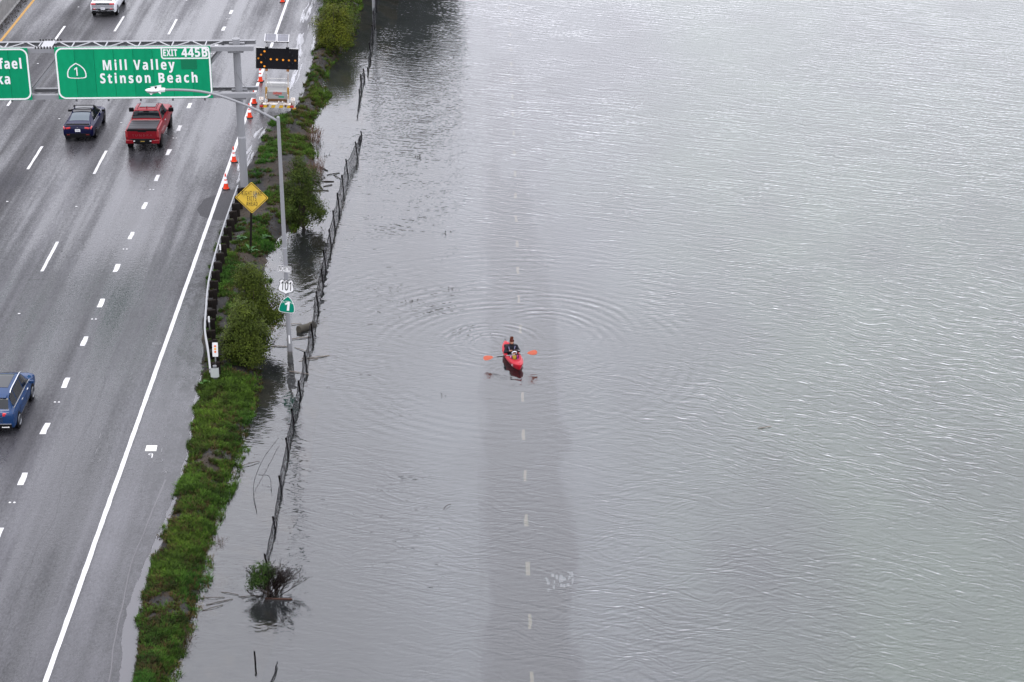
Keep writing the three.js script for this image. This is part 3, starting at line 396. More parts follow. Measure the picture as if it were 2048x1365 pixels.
{ // exit sign: local origin at its lower left corner
  const W = 8.40, H = 2.92, s = thing('highway_sign', 'green overhead sign reading Mill Valley Stinson Beach with an exit tab', 'sign', gantryPoint(-9.72, 5.62, 0.86), GT);
  for (let k = 0; k < 8; k++) part(s, 'panel', rbox(W / 8 - 0.012, H, 0.05, 0.006, W / 8 * (k + 0.5), H / 2, 0), k % 3 === 1 ? signGreenB : signGreen);
  part(s, 'backing', box(W - 0.05, H - 0.05, 0.02, W / 2, H / 2, -0.03), mat([0.02, 0.06, 0.035], 0.7));
  part(s, 'border', shiftG(ext(frame(W - 0.04, H - 0.04, 0.42, 0.085), 0.004), W / 2, H / 2, 0.027), white);
  part(s, 'exit_tab_border', shiftG(ext(frame(2.62, 0.68, 0.14, 0.07), 0.004), W - 1.36, H - 0.36, 0.03), white);
  part(s, 'lettering', shiftG(letters('EXIT', 0.37, { track: 0.02, fat: 0.006, width: 0.76 }), W - 2.17, H - 0.53, 0.03), white); part(s, 'lettering', shiftG(letters('445B', 0.50, { track: 0.03, fat: 0.008, width: 1.40 }), W - 0.86, H - 0.58, 0.03), white);
  part(s, 'lettering', shiftG(letters('Mill Valley', 0.545, { track: 0.11, fat: 0.007, left: true, width: 3.88 }), 2.55, 1.64, 0.03), white); part(s, 'lettering', shiftG(letters('Stinson Beach', 0.545, { track: 0.11, fat: 0.007, left: true, width: 5.27 }), 2.34, 0.90, 0.03), white);
  part(s, 'cover_patch', box(0.86, 0.54, 0.012, W - 1.2, 1.92, 0.032), signPatch);
  const spade = (k, y0) => { const sh = new THREE.Shape(); sh.moveTo(0, 1.0 * k); sh.bezierCurveTo(0.35 * k, 0.72 * k, 0.66 * k, 0.35 * k, 0.62 * k, -0.42 * k); sh.bezierCurveTo(0.60 * k, -0.62 * k, 0.45 * k, -0.62 * k, 0.3 * k, -0.64 * k); sh.bezierCurveTo(0.1 * k, -0.66 * k, -0.1 * k, -0.66 * k, -0.3 * k, -0.64 * k); sh.bezierCurveTo(-0.45 * k, -0.62 * k, -0.60 * k, -0.62 * k, -0.62 * k, -0.42 * k); sh.bezierCurveTo(-0.66 * k, 0.35 * k, -0.35 * k, 0.72 * k, 0, 1.0 * k); return sh; };
  const sh = spade(0.62); sh.holes.push(spade(0.545)); const sp = ext(sh, 0.004); sp.scale(1.36, 0.86, 1); part(s, 'route_shield', shiftG(sp, 1.10, 1.52, 0.03), white); part(s, 'lettering', shiftG(letters('1', 0.46, { fat: 0.006, bold: false }), 1.06, 1.34, 0.03), white);
  const ar = new THREE.Shape([[0, 0], [0.62, 0.12], [0.56, -0.42]].map(p => new THREE.Vector2(...p))), a2 = new THREE.Shape([[0.38, -0.02], [-0.05, -0.36], [0.02, -0.46], [0.46, -0.12]].map(p => new THREE.Vector2(...p)));
  part(s, 'arrow', [shiftG(ext(ar, 0.004), 5.0, 0.66, 0.03), shiftG(ext(a2, 0.0045), 5.0, 0.66, 0.03)], white);
}
{ // neighbouring sign, its right part in view
  const W = 7.6, H = 2.92, s = thing('highway_sign', 'green overhead sign at the left edge, cut off, letters fael above ka', 'sign', gantryPoint(-11.15 - W, 5.60, 0.86), GT);
  for (let k = 0; k < 7; k++) part(s, 'panel', rbox(W / 7 - 0.012, H, 0.05, 0.006, W / 7 * (k + 0.5), H / 2, 0), signGreenB);
  part(s, 'backing', box(W - 0.05, H - 0.05, 0.02, W / 2, H / 2, -0.03), mat([0.02, 0.06, 0.035], 0.7));
  part(s, 'border', shiftG(ext(frame(W - 0.04, H - 0.04, 0.42, 0.085), 0.004), W / 2, H / 2, 0.027), white);
  let g = letters('San Rafael', 0.56, { track: 0.06, fat: 0.008, width: 3.45 }); g.computeBoundingBox(); part(s, 'lettering', shiftG(g, W - 0.40 - g.boundingBox.max.x, 1.78, 0.03), white);
  g = letters('Eureka', 0.56, { track: 0.06, fat: 0.008, width: 2.3 }); g.computeBoundingBox(); part(s, 'lettering', shiftG(g, W - 1.10 - g.boundingBox.max.x, 0.92, 0.03), white);
}
// ------------------------------------------------------------------ street lamps
function lampPost(label, pos, turn) {
  const g = thing('street_lamp', label, 'street lamp', pos, turn);
  part(g, 'pole', bar([0, -0.6, 0], [0, 11.45, 0], 0.12, 0.075, 18), galv); part(g, 'pole_cap', place(new THREE.SphereGeometry(0.08, 12, 8), 0, 11.46, 0), galv); part(g, 'pole_sleeve', [place(new THREE.CylinderGeometry(0.105, 0.105, 0.06, 18), 0, 5.3, 0)], steelW);
  part(g, 'arm', tube([[-0.02, 11.32, 0], [-1.15, 11.93, 0], [-2.45, 12.45, 0], [-3.3, 12.66, 0], [-4.2, 12.74, 0], [-5.0, 12.74, 0]], 0.055, 30, 10), galv);
  const h = part(g, 'lamp_head', [rbox(0.42, 0.16, 0.22, 0.05, -5.1, 12.74, 0), place(new THREE.SphereGeometry(0.5, 20, 12).scale(0.72, 0.17, 0.36), -5.42, 12.73, 0)], mat([0.55, 0.56, 0.56], 0.5)); part(h, 'lens', place(new THREE.SphereGeometry(0.3, 16, 8, 0, 6.283, Math.PI / 2, Math.PI / 2).scale(0.95, 0.30, 0.6), -5.45, 12.68, 0), mat([0.3, 0.3, 0.3], 0.2)); part(h, 'photo_cell', place(new THREE.CylinderGeometry(0.05, 0.05, 0.09, 12), -5.3, 12.85, 0), black);
  return g;
}
const lamp1 = lampPost('grey street lamp with route signs, standing in the flood beside the olive shrubs', [-10.33, WATER, -84.5], 0.0);
part(lamp1, 'marker_strip', box(0.07, 0.42, 0.006, 0.02, 0.78, 0.122), white); part(lamp1, 'wet_foot', bar([0, -0.5, 0], [0, 0.16, 0], 0.124, 0.123, 18), mat([0.10, 0.095, 0.09], 0.4));
lampPost('far street lamp foot at the top edge, standing in dark water', [-10.35, WATER, -146.6], 0.0);
{ // signs on the lamp post
  const P = lamp1.position, zf = 0.17;
  let s = thing('direction_plate', 'small white NORTH plate on the lamp post', 'sign', [P.x - 0.03, 4.02, P.z + zf], 0); s.rotation.z = -0.13;
  part(s, 'plate', ext(roundRect(0.60, 0.30, 0.04), 0.008), white); part(s, 'border', shiftG(ext(frame(0.57, 0.27, 0.03, 0.018), 0.003), 0, 0, 0.008), black); part(s, 'lettering', shiftG(letters('NORTH', 0.215, { bold: false, track: 0.01, fat: 0.004, width: 0.49 }), 0, -0.078, 0.008), black);
  const us = k => { const h = new THREE.Shape(); h.moveTo(0, 0.44 * k); h.bezierCurveTo(0.10 * k, 0.36 * k, 0.18 * k, 0.36 * k, 0.30 * k, 0.47 * k); h.lineTo(0.42 * k, 0.32 * k); h.bezierCurveTo(0.30 * k, 0.12 * k, 0.50 * k, 0.0 * k, 0.47 * k, -0.2 * k); h.bezierCurveTo(0.44 * k, -0.40 * k, 0.18 * k, -0.34 * k, 0, -0.5 * k); h.bezierCurveTo(-0.18 * k, -0.34 * k, -0.44 * k, -0.40 * k, -0.47 * k, -0.2 * k); h.bezierCurveTo(-0.50 * k, 0, -0.30 * k, 0.12 * k, -0.42 * k, 0.32 * k); h.lineTo(-0.30 * k, 0.47 * k); h.bezierCurveTo(-0.18 * k, 0.36 * k, -0.10 * k, 0.36 * k, 0, 0.44 * k); return h; };
  s = thing('route_shield', 'white US 101 shield on the lamp post', 'sign', [P.x - 0.0, 3.16, P.z + zf], 0); s.rotation.z = -0.10;
  part(s, 'border', ext(us(0.78), 0.008), black); part(s, 'plate', shiftG(ext(us(0.725), 0.005), 0, 0, 0.006), white); part(s, 'lettering', shiftG(letters('US', 0.13, { bold: false, track: 0.02, fat: 0.004 }), 0, 0.15, 0.012), black); part(s, 'lettering', shiftG(letters('101', 0.43, { bold: false, fat: 0.008, track: 0.0, width: 0.46 }), 0, -0.18, 0.012), black);
  const sp = k => { const h = new THREE.Shape(); h.moveTo(0, 0.56 * k); h.bezierCurveTo(0.22 * k, 0.42 * k, 0.46 * k, 0.05 * k, 0.44 * k, -0.34 * k); h.bezierCurveTo(0.43 * k, -0.46 * k, 0.1 * k, -0.44 * k, 0, -0.44 * k); h.bezierCurveTo(-0.1 * k, -0.44 * k, -0.43 * k, -0.46 * k, -0.44 * k, -0.34 * k); h.bezierCurveTo(-0.46 * k, 0.05 * k, -0.22 * k, 0.42 * k, 0, 0.56 * k); return h; };
  s = thing('route_shield', 'green spade shaped route 1 shield lowest on the lamp post', 'sign', [P.x - 0.0, 2.22, P.z + zf], 0); s.rotation.z = -0.14;
  part(s, 'border', ext(sp(0.83), 0.008), white); part(s, 'plate', shiftG(ext(sp(0.78), 0.005), 0, 0, 0.006), mat([0.0, 0.165, 0.105], 0.45)); part(s, 'lettering', shiftG(letters('1', 0.44, { fat: 0.006 }), 0, -0.25, 0.012), white);
  const arc = []; const w = 'CALIFORNIA'; for (let i = 0; i < w.length; i++) { const a = (i - 4.5) * 0.125, g = letters(w[i], 0.065, { bold: false }); g.rotateZ(-a); g.translate(Math.sin(a) * 0.40, -0.235 + Math.cos(a) * 0.40, 0.012); arc.push(g); } part(s, 'lettering', arc, white);
}
// ------------------------------------------------------------------ yellow warning diamond
{
  const s = thing('warning_sign', 'yellow diamond sign reading RIGHT LANE EXITS AHEAD on a dark post', 'sign', [-13.62, 0.06, -96.8], 0.03); s.rotation.z = -0.035;
  part(s, 'post', bar([0, -0.3, 0], [0.14, 3.6, 0], 0.06, 0.06, 4, [0.11, 0.11]), blackWood);
  const yTex = dataTex(256, 256, (u, v, o) => { const n = 1 + 0.16 * fbm(u * 7, v * 7, 4), sm = Math.exp(-Math.pow((u - 0.61) / 0.07, 2) - Math.pow((v - 0.60) / 0.10, 2)) * clamp(0.5 + 2.5 * fbm(u * 22, v * 22, 4)), a = [0.50 * n, 0.335 * n, 0.045 * n], b = [0.26, 0.24, 0.20]; for (let i = 0; i < 3; i++) o[i] = toS(lerp(a[i], b[i], clamp(sm))); }, true);
  const d = new THREE.Group(); d.name = 'diamond'; d.position.set(0.13, 2.86, 0.07); s.add(d);
  const dia = k => { const h = roundRect(1.22 * k, 1.22 * k, 0.06); return h; }; const pg = ext(dia(1), 0.01); pg.rotateZ(Math.PI / 4); { const uv = pg.attributes.uv, p = pg.attributes.position; for (let i = 0; i < uv.count; i++) uv.setXY(i, p.getX(i) / 1.73 + 0.5, p.getY(i) / 1.73 + 0.5); } part(d, 'plate', pg, mat([1, 1, 1], 0.45, { map: yTex }));
  const bd = ext(frame(1.15, 1.15, 0.05, 0.03), 0.003); bd.rotateZ(Math.PI / 4); part(d, 'border', shiftG(bd, 0, 0, 0.01), black);
  for (const [t, y, sx] of [['RIGHT LANE', 0.13, 1.02], ['EXITS', -0.16, 0.47], ['AHEAD', -0.45, 0.58]]) part(d, 'lettering', shiftG(letters(t, 0.235, { bold: false, track: 0.05, fat: 0.004, width: sx }), 0, y, 0.01), black);
  part(d, 'bolt', [[-0.42, 0.05], [0.42, 0.0], [0, 0.65], [0, -0.66]].map(([x, y]) => place(new THREE.CylinderGeometry(0.015, 0.015, 0.012, 8), x, y, 0.014, Math.PI / 2)), galvDark);
}
// ------------------------------------------------------------------ guardrail
{
  const g = thing('guardrail', 'steel guardrail on black wooden posts ending beside the olive shrub', 'guardrail');
  const rp = [[-13.42, -80.6], [-13.85, -82.9], [-14.26, -84.9], [-14.54, -87.2], [-14.91, -90.9], [-15.12, -96.3], [-15.17, -100], [-15.19, -104.6]], cv = new THREE.CatmullRomCurve3(rp.map(([x, z]) => V(x, 0, z))), Lr = cv.getLength();
  const prof = [[0.02, 0.78], [-0.06, 0.75], [-0.06, 0.70], [0.0, 0.65], [0.0, 0.61], [-0.06, 0.56], [-0.06, 0.51], [0.02, 0.48]], pos = [], idx = [], n = 60;
  for (let i = 0; i <= n; i++) { const p = cv.getPointAt(i / n), t = cv.getTangentAt(i / n), q = V(-t.z, 0, t.x); for (const [o, y] of prof) pos.push(p.x + q.x * o, y, p.z + q.z * o); if (i) for (let k = 0; k < 7; k++) { const a = (i - 1) * 8 + k, b = i * 8 + k; idx.push(a, a + 1, b, b, a + 1, b + 1); } }
  part(g, 'rail', meshFrom(pos, idx), mat([0.25, 0.254, 0.265], 0.5));
  const np = 20; for (let k = 0; k < np; k++) { const f = (k + 0.4) / np, p = cv.getPointAt(f), t = cv.getTangentAt(f), a = Math.atan2(t.x, t.z), q = V(-t.z, 0, t.x).multiplyScalar(1); const s = q.x > 0 ? 1 : -1; q.multiplyScalar(s); const hh = 0.84 + 0.03 * Math.sin(k * 3.7);
    part(g, 'block', rbox(0.20, 0.36, 0.17, 0.012, p.x + q.x * 0.14, 0.64, p.z + q.z * 0.14, 0, a, 0), blackWood); part(g, 'post', rbox(0.20, hh + 0.4, 0.16, 0.012, p.x + q.x * 0.35, (hh - 0.4) / 2, p.z + q.z * 0.35, 0, a, 0.01 * Math.sin(k)), blackWood); }
  { const p = cv.getPointAt(0); const pts = []; for (let i = 0; i <= 10; i++) { const a = Math.PI * i / 10; pts.push(new THREE.Vector2(p.x + 0.17 - Math.cos(a) * 0.19, p.z + Math.sin(a) * 0.10)); } const pp = [], ii = []; pts.forEach((q, i) => { pp.push(q.x, 0.82, q.y, q.x, 0.36, q.y); if (i) { const a = i * 2; ii.push(a - 2, a - 1, a, a, a - 1, a + 1); } }); part(g, 'end_shoe', meshFrom(pp, ii), mat([0.36, 0.38, 0.37], 0.5, { metalness: 0.2 }), 'rounded grey end shoe'); part(g, 'end_post', bar([p.x + 0.17, -0.3, p.z - 0.1], [p.x + 0.17, 0.86, p.z - 0.1], 0.09, 0.09, 12), galvDark); }
  for (const f of [0.60, 0.22]) { const p = cv.getPointAt(f); part(g, 'delineator', [box(0.075, 0.3, 0.02, p.x + 0.22, 0.98, p.z + 0.25)], white); part(g, 'delineator_stake', box(0.06, 0.5, 0.018, p.x + 0.22, 0.6, p.z + 0.24), galvDark); }
}
{ // object marker with three round reflectors
  const s = thing('object_marker', 'white panel with orange and yellow reflectors at the guardrail end', 'marker', [-13.42, 0.03, -82.0], 0.05); s.rotation.z = -0.03;
  part(s, 'post', bar([0, -0.2, -0.03], [0, 1.1, -0.03], 0.03, 0.03, 6, [0.06, 0.03]), galv); part(s, 'panel', shiftG(ext(roundRect(0.25, 0.70, 0.035), 0.012), 0, 1.02, 0), white);
  for (const [y, c] of [[1.20, [0.62, 0.11, 0.01]], [1.06, [0.70, 0.33, 0.01]], [0.92, [0.62, 0.11, 0.01]]]) part(s, 'reflector', place(new THREE.CylinderGeometry(0.048, 0.048, 0.02, 18), 0, y, 0.02, Math.PI / 2), mat(c, 0.3));
}
// ------------------------------------------------------------------ traffic cones
{
  const orange = mat([0.62, 0.045, 0.015], 0.5), refl = mat([0.74, 0.74, 0.74], 0.4), rub = mat([0.015, 0.015, 0.015], 0.7);
  const r = y => lerp(0.145, 0.035, (y - 0.04) / 0.86), seg = (a, b, o = 0) => new THREE.LatheGeometry([[r(a) + o, a], [r(b) + o, b]].map(p => new THREE.Vector2(...p)), 24);
  function cone(pos, label) { const c = thing('traffic_cone', label, 'traffic cone', pos, pos[2] * 1.7, 'orange cones along the shoulder line'); part(c, 'base', rbox(0.40, 0.045, 0.40, 0.02, 0, 0.025, 0), rub); part(c, 'body', [seg(0.04, 0.9), place(new THREE.TorusGeometry(0.155, 0.02, 6, 24), 0, 0.055, 0, Math.PI / 2), place(new THREE.SphereGeometry(0.037, 12, 6), 0, 0.9, 0)], orange); part(c, 'reflective_band', seg(0.36, 0.53, 0.004), refl); part(c, 'reflective_band', seg(0.60, 0.76, 0.004), refl); return c; }
  cone([-16.09, 0.0, -106.05], 'orange cone nearest the camera, just before the guardrail start'); cone([-16.23, 0, -110.7], 'orange cone left of the gantry post, second nearest'); cone([-16.32, 0, -119.05], 'orange cone under the lamp arm, left of the trailer corner'); cone([-16.37, 0, -121.9], 'orange cone beside the left trailer wheel'); cone([-16.52, 0, -126.7], 'orange cone below the left end of the arrow board'); cone([-17.2, 0, -147.0], 'orange cone cut off by the top edge');
}
// ------------------------------------------------------------------ arrow board trailer
{
  const t = thing('arrow_board_trailer', 'rusty white trailer carrying a black arrow board with amber lamps and solar panels', 'trailer', [-14.75, 0, -120.3], 0.06); t.rotation.z = -0.045;
  const rustTex = dataTex(256, 256, (u, v, o) => { const n = fbm(u * 9, v * 9, 5) + 0.35 * vn(u * 60, v * 60), k = sstep(0.12, 0.3, n); o[0] = toS(lerp(0.55, 0.10, k)); o[1] = toS(lerp(0.53, 0.045, k)); o[2] = toS(lerp(0.50, 0.02, k)); }, true);
  const wm = mat([1, 1, 1], 0.6, { map: rustTex }), rust = mat([0.10, 0.05, 0.025], 0.85), wclean = mat([0.40, 0.40, 0.39], 0.6), ochre = mat([0.30, 0.17, 0.04], 0.8), blk = mat([0.006, 0.006, 0.008], 0.8);
  part(t, 'frame', [box(0.10, 0.12, 2.4, -0.55, 0.55, -0.6), box(0.10, 0.12, 2.4, 0.55, 0.55, -0.6), box(1.9, 0.10, 0.10, 0, 0.55, 0.1), box(1.2, 0.1, 0.1, 0, 0.55, -0.6), box(1.2, 0.1, 0.1, 0, 0.55, -1.5), bar([0, 0.55, -1.7], [0, 0.5, -3.0], 0.05, 0.05, 6)], rust);
  part(t, 'rear_deck', [box(1.75, 0.03, 0.34, 0, 0.60, 0.32), box(0.06, 0.14, 0.3, 0.35, 0.66, 0.3), box(0.06, 0.14, 0.3, 0.12, 0.66, 0.3)], wm);
  for (let i = 0; i < 8; i++) { const x = -0.86 + i * 0.246, sh = new THREE.Shape([[x, 0], [x + 0.246, 0], [x + 0.246 + 0.06, 0.16], [x + 0.06, 0.16]].map(p => new THREE.Vector2(...p))); part(t, 'bumper_stripe', shiftG(ext(sh, 0.02), 0, 0.40, 0.52), i % 2 ? wclean : mat([0.50, 0.30, 0.02], 0.5)); }
  part(t, 'bumper', box(2.05, 0.14, 0.06, 0.02, 0.48, 0.48), blk);
  for (const s of [-1, 1]) {
    part(t, 'fender', [place(new THREE.CylinderGeometry(0.40, 0.40, 0.26, 20, 1, false, -Math.PI / 2, Math.PI), s * 0.98, 0.42, -0.35, 0, 0, Math.PI / 2), box(0.26, 0.30, 0.03, s * 0.98, 0.62, 0.06)], wm);
    const w = part(t, 'wheel', place(new THREE.CylinderGeometry(0.33, 0.33, 0.2, 24), s * 0.98, 0.33, -0.35, 0, 0, Math.PI / 2), blk); part(w, 'rim', place(new THREE.CylinderGeometry(0.19, 0.19, 0.21, 18), s * 0.98, 0.33, -0.35, 0, 0, Math.PI / 2), wclean);
    part(t, 'tail_light', rbox(0.22, 0.13, 0.06, 0.01, s * 0.95, 0.50, 0.54), mat([0.34, 0.01, 0.012], 0.35)); part(t, 'fender_stay', [bar([s * 0.72, 0.55, 0.3], [s * 0.66, 1.1, -0.1], 0.025, 0.025, 6)], wm);
    part(t, 'mast_socket', [box(0.13, 0.75, 0.13, s * 0.68, 1.12, -0.25)], ochre); part(t, 'mast', [bar([s * 0.68, 0.8, -0.25], [s * 0.68, 2.65, -0.28], 0.04, 0.04, 8)], wm); part(t, 'mast_brace', bar([s * 0.68, 2.0, -0.27], [s * 0.32, 1.55, -0.27], 0.022, 0.022, 6), wclean);
    part(t, 'board_clamp', [box(0.17, 0.12, 0.14, s * 0.66, 2.60, -0.28)], mat([0.22, 0.10, 0.04], 0.8)); part(t, 'panel_stem', [bar([s * 0.64, 4.0, -0.3], [s * 0.64, 4.5, -0.3], 0.035, 0.035, 8)], wclean); part(t, 'stem_knuckle', [place(new THREE.SphereGeometry(0.08, 10, 8), s * 0.64, 4.42, -0.3), box(0.2, 0.1, 0.14, s * 0.64, 4.02, -0.3)], blk);
  }
  part(t, 'side_lamp', rbox(0.22, 0.11, 0.08, 0.02, 1.08, 0.38, 0.5), mat([0.55, 0.28, 0.02], 0.4)); part(t, 'cross_bar', bar([-0.68, 2.05, -0.27], [0.68, 2.05, -0.27], 0.025, 0.025, 8), wclean);
  const bx = part(t, 'battery_box', [rbox(1.25, 0.55, 0.6, 0.03, 0, 0.98, -0.42), box(1.28, 0.02, 0.62, 0, 1.26, -0.42, 0.25)], mat([0.22, 0.22, 0.215], 0.6)); part(t, 'tool_box', rbox(1.4, 0.24, 0.36, 0.03, 0.02, 1.48, -0.95), wclean); part(t, 'lower_box', box(1.15, 0.16, 0.3, 0, 0.70, -0.2), rust);
  part(bx, 'logo', shiftG(letters('Caltrans', 0.16, { fat: 0.004, width: 0.56 }).applyMatrix4(new THREE.Matrix4().makeShear(0, 0, 0.25, 0, 0, 0)), 0.0, 1.08, -0.118), mat([0.42, 0.03, 0.015], 0.5)); part(bx, 'decal', [box(0.22, 0.04, 0.004, 0.0, 1.02, -0.117)], blk); part(bx, 'decal', [rbox(0.36, 0.09, 0.004, 0.001, 0.26, 0.92, -0.117)], mat([0.0, 0.20, 0.12], 0.5));
  const b = new THREE.Group(); b.name = 'arrow_board'; b.position.set(0, 3.33, -0.3); b.rotation.z = -0.012; t.add(b);
  part(b, 'board', rbox(2.62, 1.34, 0.08, 0.015), blk); part(b, 'board_rim', [box(0.03, 1.34, 0.10, -1.32, 0, 0), box(2.66, 0.02, 0.1, 0, 0.675, 0)], mat([0.35, 0.35, 0.35], 0.5));
  const on = [[-0.78, 0.46, 1], [-0.99, 0.24, 0.4], [-1.16, 0.0, 0.35], [-0.98, -0.25, 0.9], [-0.78, -0.50, 1], [-0.39, -0.03, 1], [-0.01, -0.04, 0.8], [0.37, -0.05, 1], [0.73, -0.06, 0.6], [1.12, -0.06, 0.35]], off = [[-0.75, 0, 0], [0.77, 0.46, 0], [0.94, 0.22, 0], [0.94, -0.28, 0], [0.74, -0.50, 0]];
  for (const [x, y, k] of on) { const L = part(b, 'lamp', place(new THREE.SphereGeometry(0.068, 14, 10).scale(1, 1, 0.4), x, y, 0.05), mat([0.5, 0.18, 0.02], 0.3, { emissive: lin(1.0, 0.36, 0.03), emissiveIntensity: 0.32 * k })); part(L, 'hood', place(new THREE.CylinderGeometry(0.082, 0.082, 0.10, 14, 1, true, Math.PI / 2, Math.PI), x, y, 0.09, Math.PI / 2, 0, 0), blk); }
  for (const [x, y] of off) { const L = part(b, 'lamp', place(new THREE.SphereGeometry(0.065, 14, 10).scale(1, 1, 0.4), x, y, 0.05), mat([0.02, 0.02, 0.025], 0.2)); part(L, 'hood', place(new THREE.CylinderGeometry(0.082, 0.082, 0.10, 14, 1, true, Math.PI / 2, Math.PI), x, y, 0.09, Math.PI / 2, 0, 0), blk); }
  const pv = dataTex(128, 128, (u, v, o) => { const l = (u * 9 % 1 < 0.08 || v * 6 % 1 < 0.06) ? 0.25 : 0.05; o[0] = toS(l); o[1] = toS(l * 1.02); o[2] = toS(l * 1.25); }, true);
  for (const s of [-1, 1]) { const p = part(t, 'solar_panel', [rbox(0.73, 0.04, 0.98, 0.01, s * 0.385 - 0.02, 4.62, -0.42, 0.22)], mat([0.6, 0.6, 0.6], 0.4)); part(p, 'solar_cells', place(new THREE.BoxGeometry(0.67, 0.006, 0.92), s * 0.385 - 0.02, 4.643, -0.42, 0.22), mat([1, 1, 1], 0.12, { map: pv })); }
  part(t, 'panel_rail', box(1.5, 0.05, 0.05, -0.02, 4.5, 0.05), blk);
}
// ------------------------------------------------------------------ vehicles: body shells lofted through stations along the length (front towards -z)
const NP = 12;
function ringOf(S) { const [z, yb, w, ysh, wg, yr, wr] = S, h = ysh - yb; return [[0, yb], [w * 0.80, yb], [w * 0.965, yb + 0.09], [w, yb + 0.32 * h], [w * 1.0, yb + 0.68 * h], [w * 0.985, ysh - 0.07], [lerp(w, wg, 0.75), ysh], [lerp(wg, wr, 0.30), lerp(ysh, yr, 0.33)], [lerp(wg, wr, 0.82), lerp(ysh, yr, 0.82)], [wr, yr - Math.min(0.03, (yr - ysh) * 0.2)], [wr * 0.6, yr - 0.005], [0, yr + 0.004]]; }
function shell(ST, sub = 5) {
  const n = ST.length, m = ST[0].length, tan = ST.map((s, i) => s.map((v, k) => { if (i === 0 || i === n - 1) return 0; const a = ST[i][k] - ST[i - 1][k], b = ST[i + 1][k] - ST[i][k]; return a * b <= 0 ? 0 : 2 * a * b / (a + b); }));
  tan[0] = ST[1].map((v, k) => v - ST[0][k]); tan[n - 1] = ST[n - 1].map((v, k) => v - ST[n - 2][k]);
  const at = s => { const i = Math.min(n - 2, Math.max(0, Math.floor(s))), t = s - i, a = 2 * t ** 3 - 3 * t * t + 1, b = t ** 3 - 2 * t * t + t, c = -2 * t ** 3 + 3 * t * t, d = t ** 3 - t * t; return ST[0].map((_, k) => a * ST[i][k] + b * tan[i][k] + c * ST[i + 1][k] + d * tan[i + 1][k]); };
  const P = (s, t, side = 1) => { const S = at(s), r = ringOf(S), i = Math.min(NP - 2, Math.max(0, Math.floor(t))), f = t - i; return V(side * lerp(r[i][0], r[i + 1][0], f), lerp(r[i][1], r[i + 1][1], f), S[0]); };
  const pos = [], idx = [], N = (n - 1) * sub, R = NP * 2 - 2;
  for (let j = 0; j <= N; j++) { const S = at(j / sub), r = ringOf(S); for (let i = 0; i < NP; i++) pos.push(r[i][0], r[i][1], S[0]); for (let i = NP - 2; i > 0; i--) pos.push(-r[i][0], r[i][1], S[0]); if (j) for (let i = 0; i < R; i++) { const a = (j - 1) * R + i, a2 = (j - 1) * R + (i + 1) % R, b = a + R, b2 = a2 + R; idx.push(a, b, a2, a2, b, b2); } }
  for (const j of [0, N]) for (let i = 0; i < NP - 1; i++) { const a = j * R + i, b = a + 1, c = j * R + (R - i) % R, d = j * R + (R - i - 1) % R; if (j === 0) idx.push(a, b, c, c, b, d); else idx.push(a, c, b, c, d, b); }
  const g = toCreasedNormals(meshFrom(pos, idx), 0.62);
  // a patch of the skin between stations and ring places, lifted off it: corners [s, t] in order (rear low, rear high, front high, front low)
  const patch = (c, side = 1, lift = 0.008, nu = 8, nv = 5) => { const pp = [], ii = [], e = 0.02; for (let j = 0; j <= nv; j++) for (let i = 0; i <= nu; i++) { const u = i / nu, v = j / nv, q = k => lerp(lerp(c[0][k], c[3][k], u), lerp(c[1][k], c[2][k], u), v), s = q(0), t = q(1), p = P(s, t, side), du = P(Math.min(n - 1.001, s + e), t, side).sub(P(Math.max(0, s - e), t, side)), dv = P(s, Math.min(NP - 1.001, t + e), side).sub(P(s, Math.max(0, t - e), side)), nn = du.cross(dv).normalize(); if (nn.dot(V(p.x, p.y - 0.7, 0.25 * p.z)) < 0) nn.negate(); p.addScaledVector(nn, lift); pp.push(p.x, p.y, p.z); if (i && j) { const a = (j - 1) * (nu + 1) + i - 1, b = a + nu + 1; ii.push(a, b, a + 1, a + 1, b, b + 1); } } return meshFrom(pp, ii); };
  const across = (s0, s1, t, lift = 0.008) => { const pp = [], ii = [], nu = 12, nv = 8; for (let j = 0; j <= nv; j++) for (let i = 0; i <= nu; i++) { const s = lerp(s0, s1, j / nv), u = i / nu * 2 - 1, tt = lerp(NP - 1.001, t, Math.abs(u)), p = P(s, tt, u < 0 ? -1 : 1), d = P(Math.min(n - 1.001, s + 0.02), tt).sub(P(Math.max(0, s - 0.02), tt)); const nn = V(0, Math.abs(d.z), (d.y > 0 ? 1 : -1) * Math.abs(d.y)).normalize(); p.addScaledVector(nn, lift); pp.push(p.x, p.y, p.z); if (i && j) { const a = (j - 1) * (nu + 1) + i - 1, b = a + nu + 1; ii.push(a, a + 1, b, b, a + 1, b + 1); } } return meshFrom(pp, ii); };
  return { g, P, patch, across };
}
const tyre = mat([0.008, 0.008, 0.009], 0.8, { specularIntensity: 0.15 }), rimM = mat([0.30, 0.31, 0.33], 0.35, { metalness: 0.8 }), rimD = mat([0.03, 0.03, 0.032], 0.4, { metalness: 0.5 }), glassD = mat([0.006, 0.008, 0.010], 0.05, { ior: 1.45, specularIntensity: 0.8 }), trimB = mat([0.006, 0.006, 0.007], 0.55, { specularIntensity: 0.2 }), redL = mat([0.38, 0.006, 0.010], 0.2, { emissive: lin(0.5, 0.01, 0.012), emissiveIntensity: 0.08, clearcoat: 1 }), chrome = mat([0.62, 0.63, 0.65], 0.2, { metalness: 0.9 }), plateW = mat([0.62, 0.62, 0.64], 0.5);
const carPaint = c => mat(c, 0.4, { specularIntensity: 0, clearcoat: 0.5, clearcoatRoughness: 0.08 });
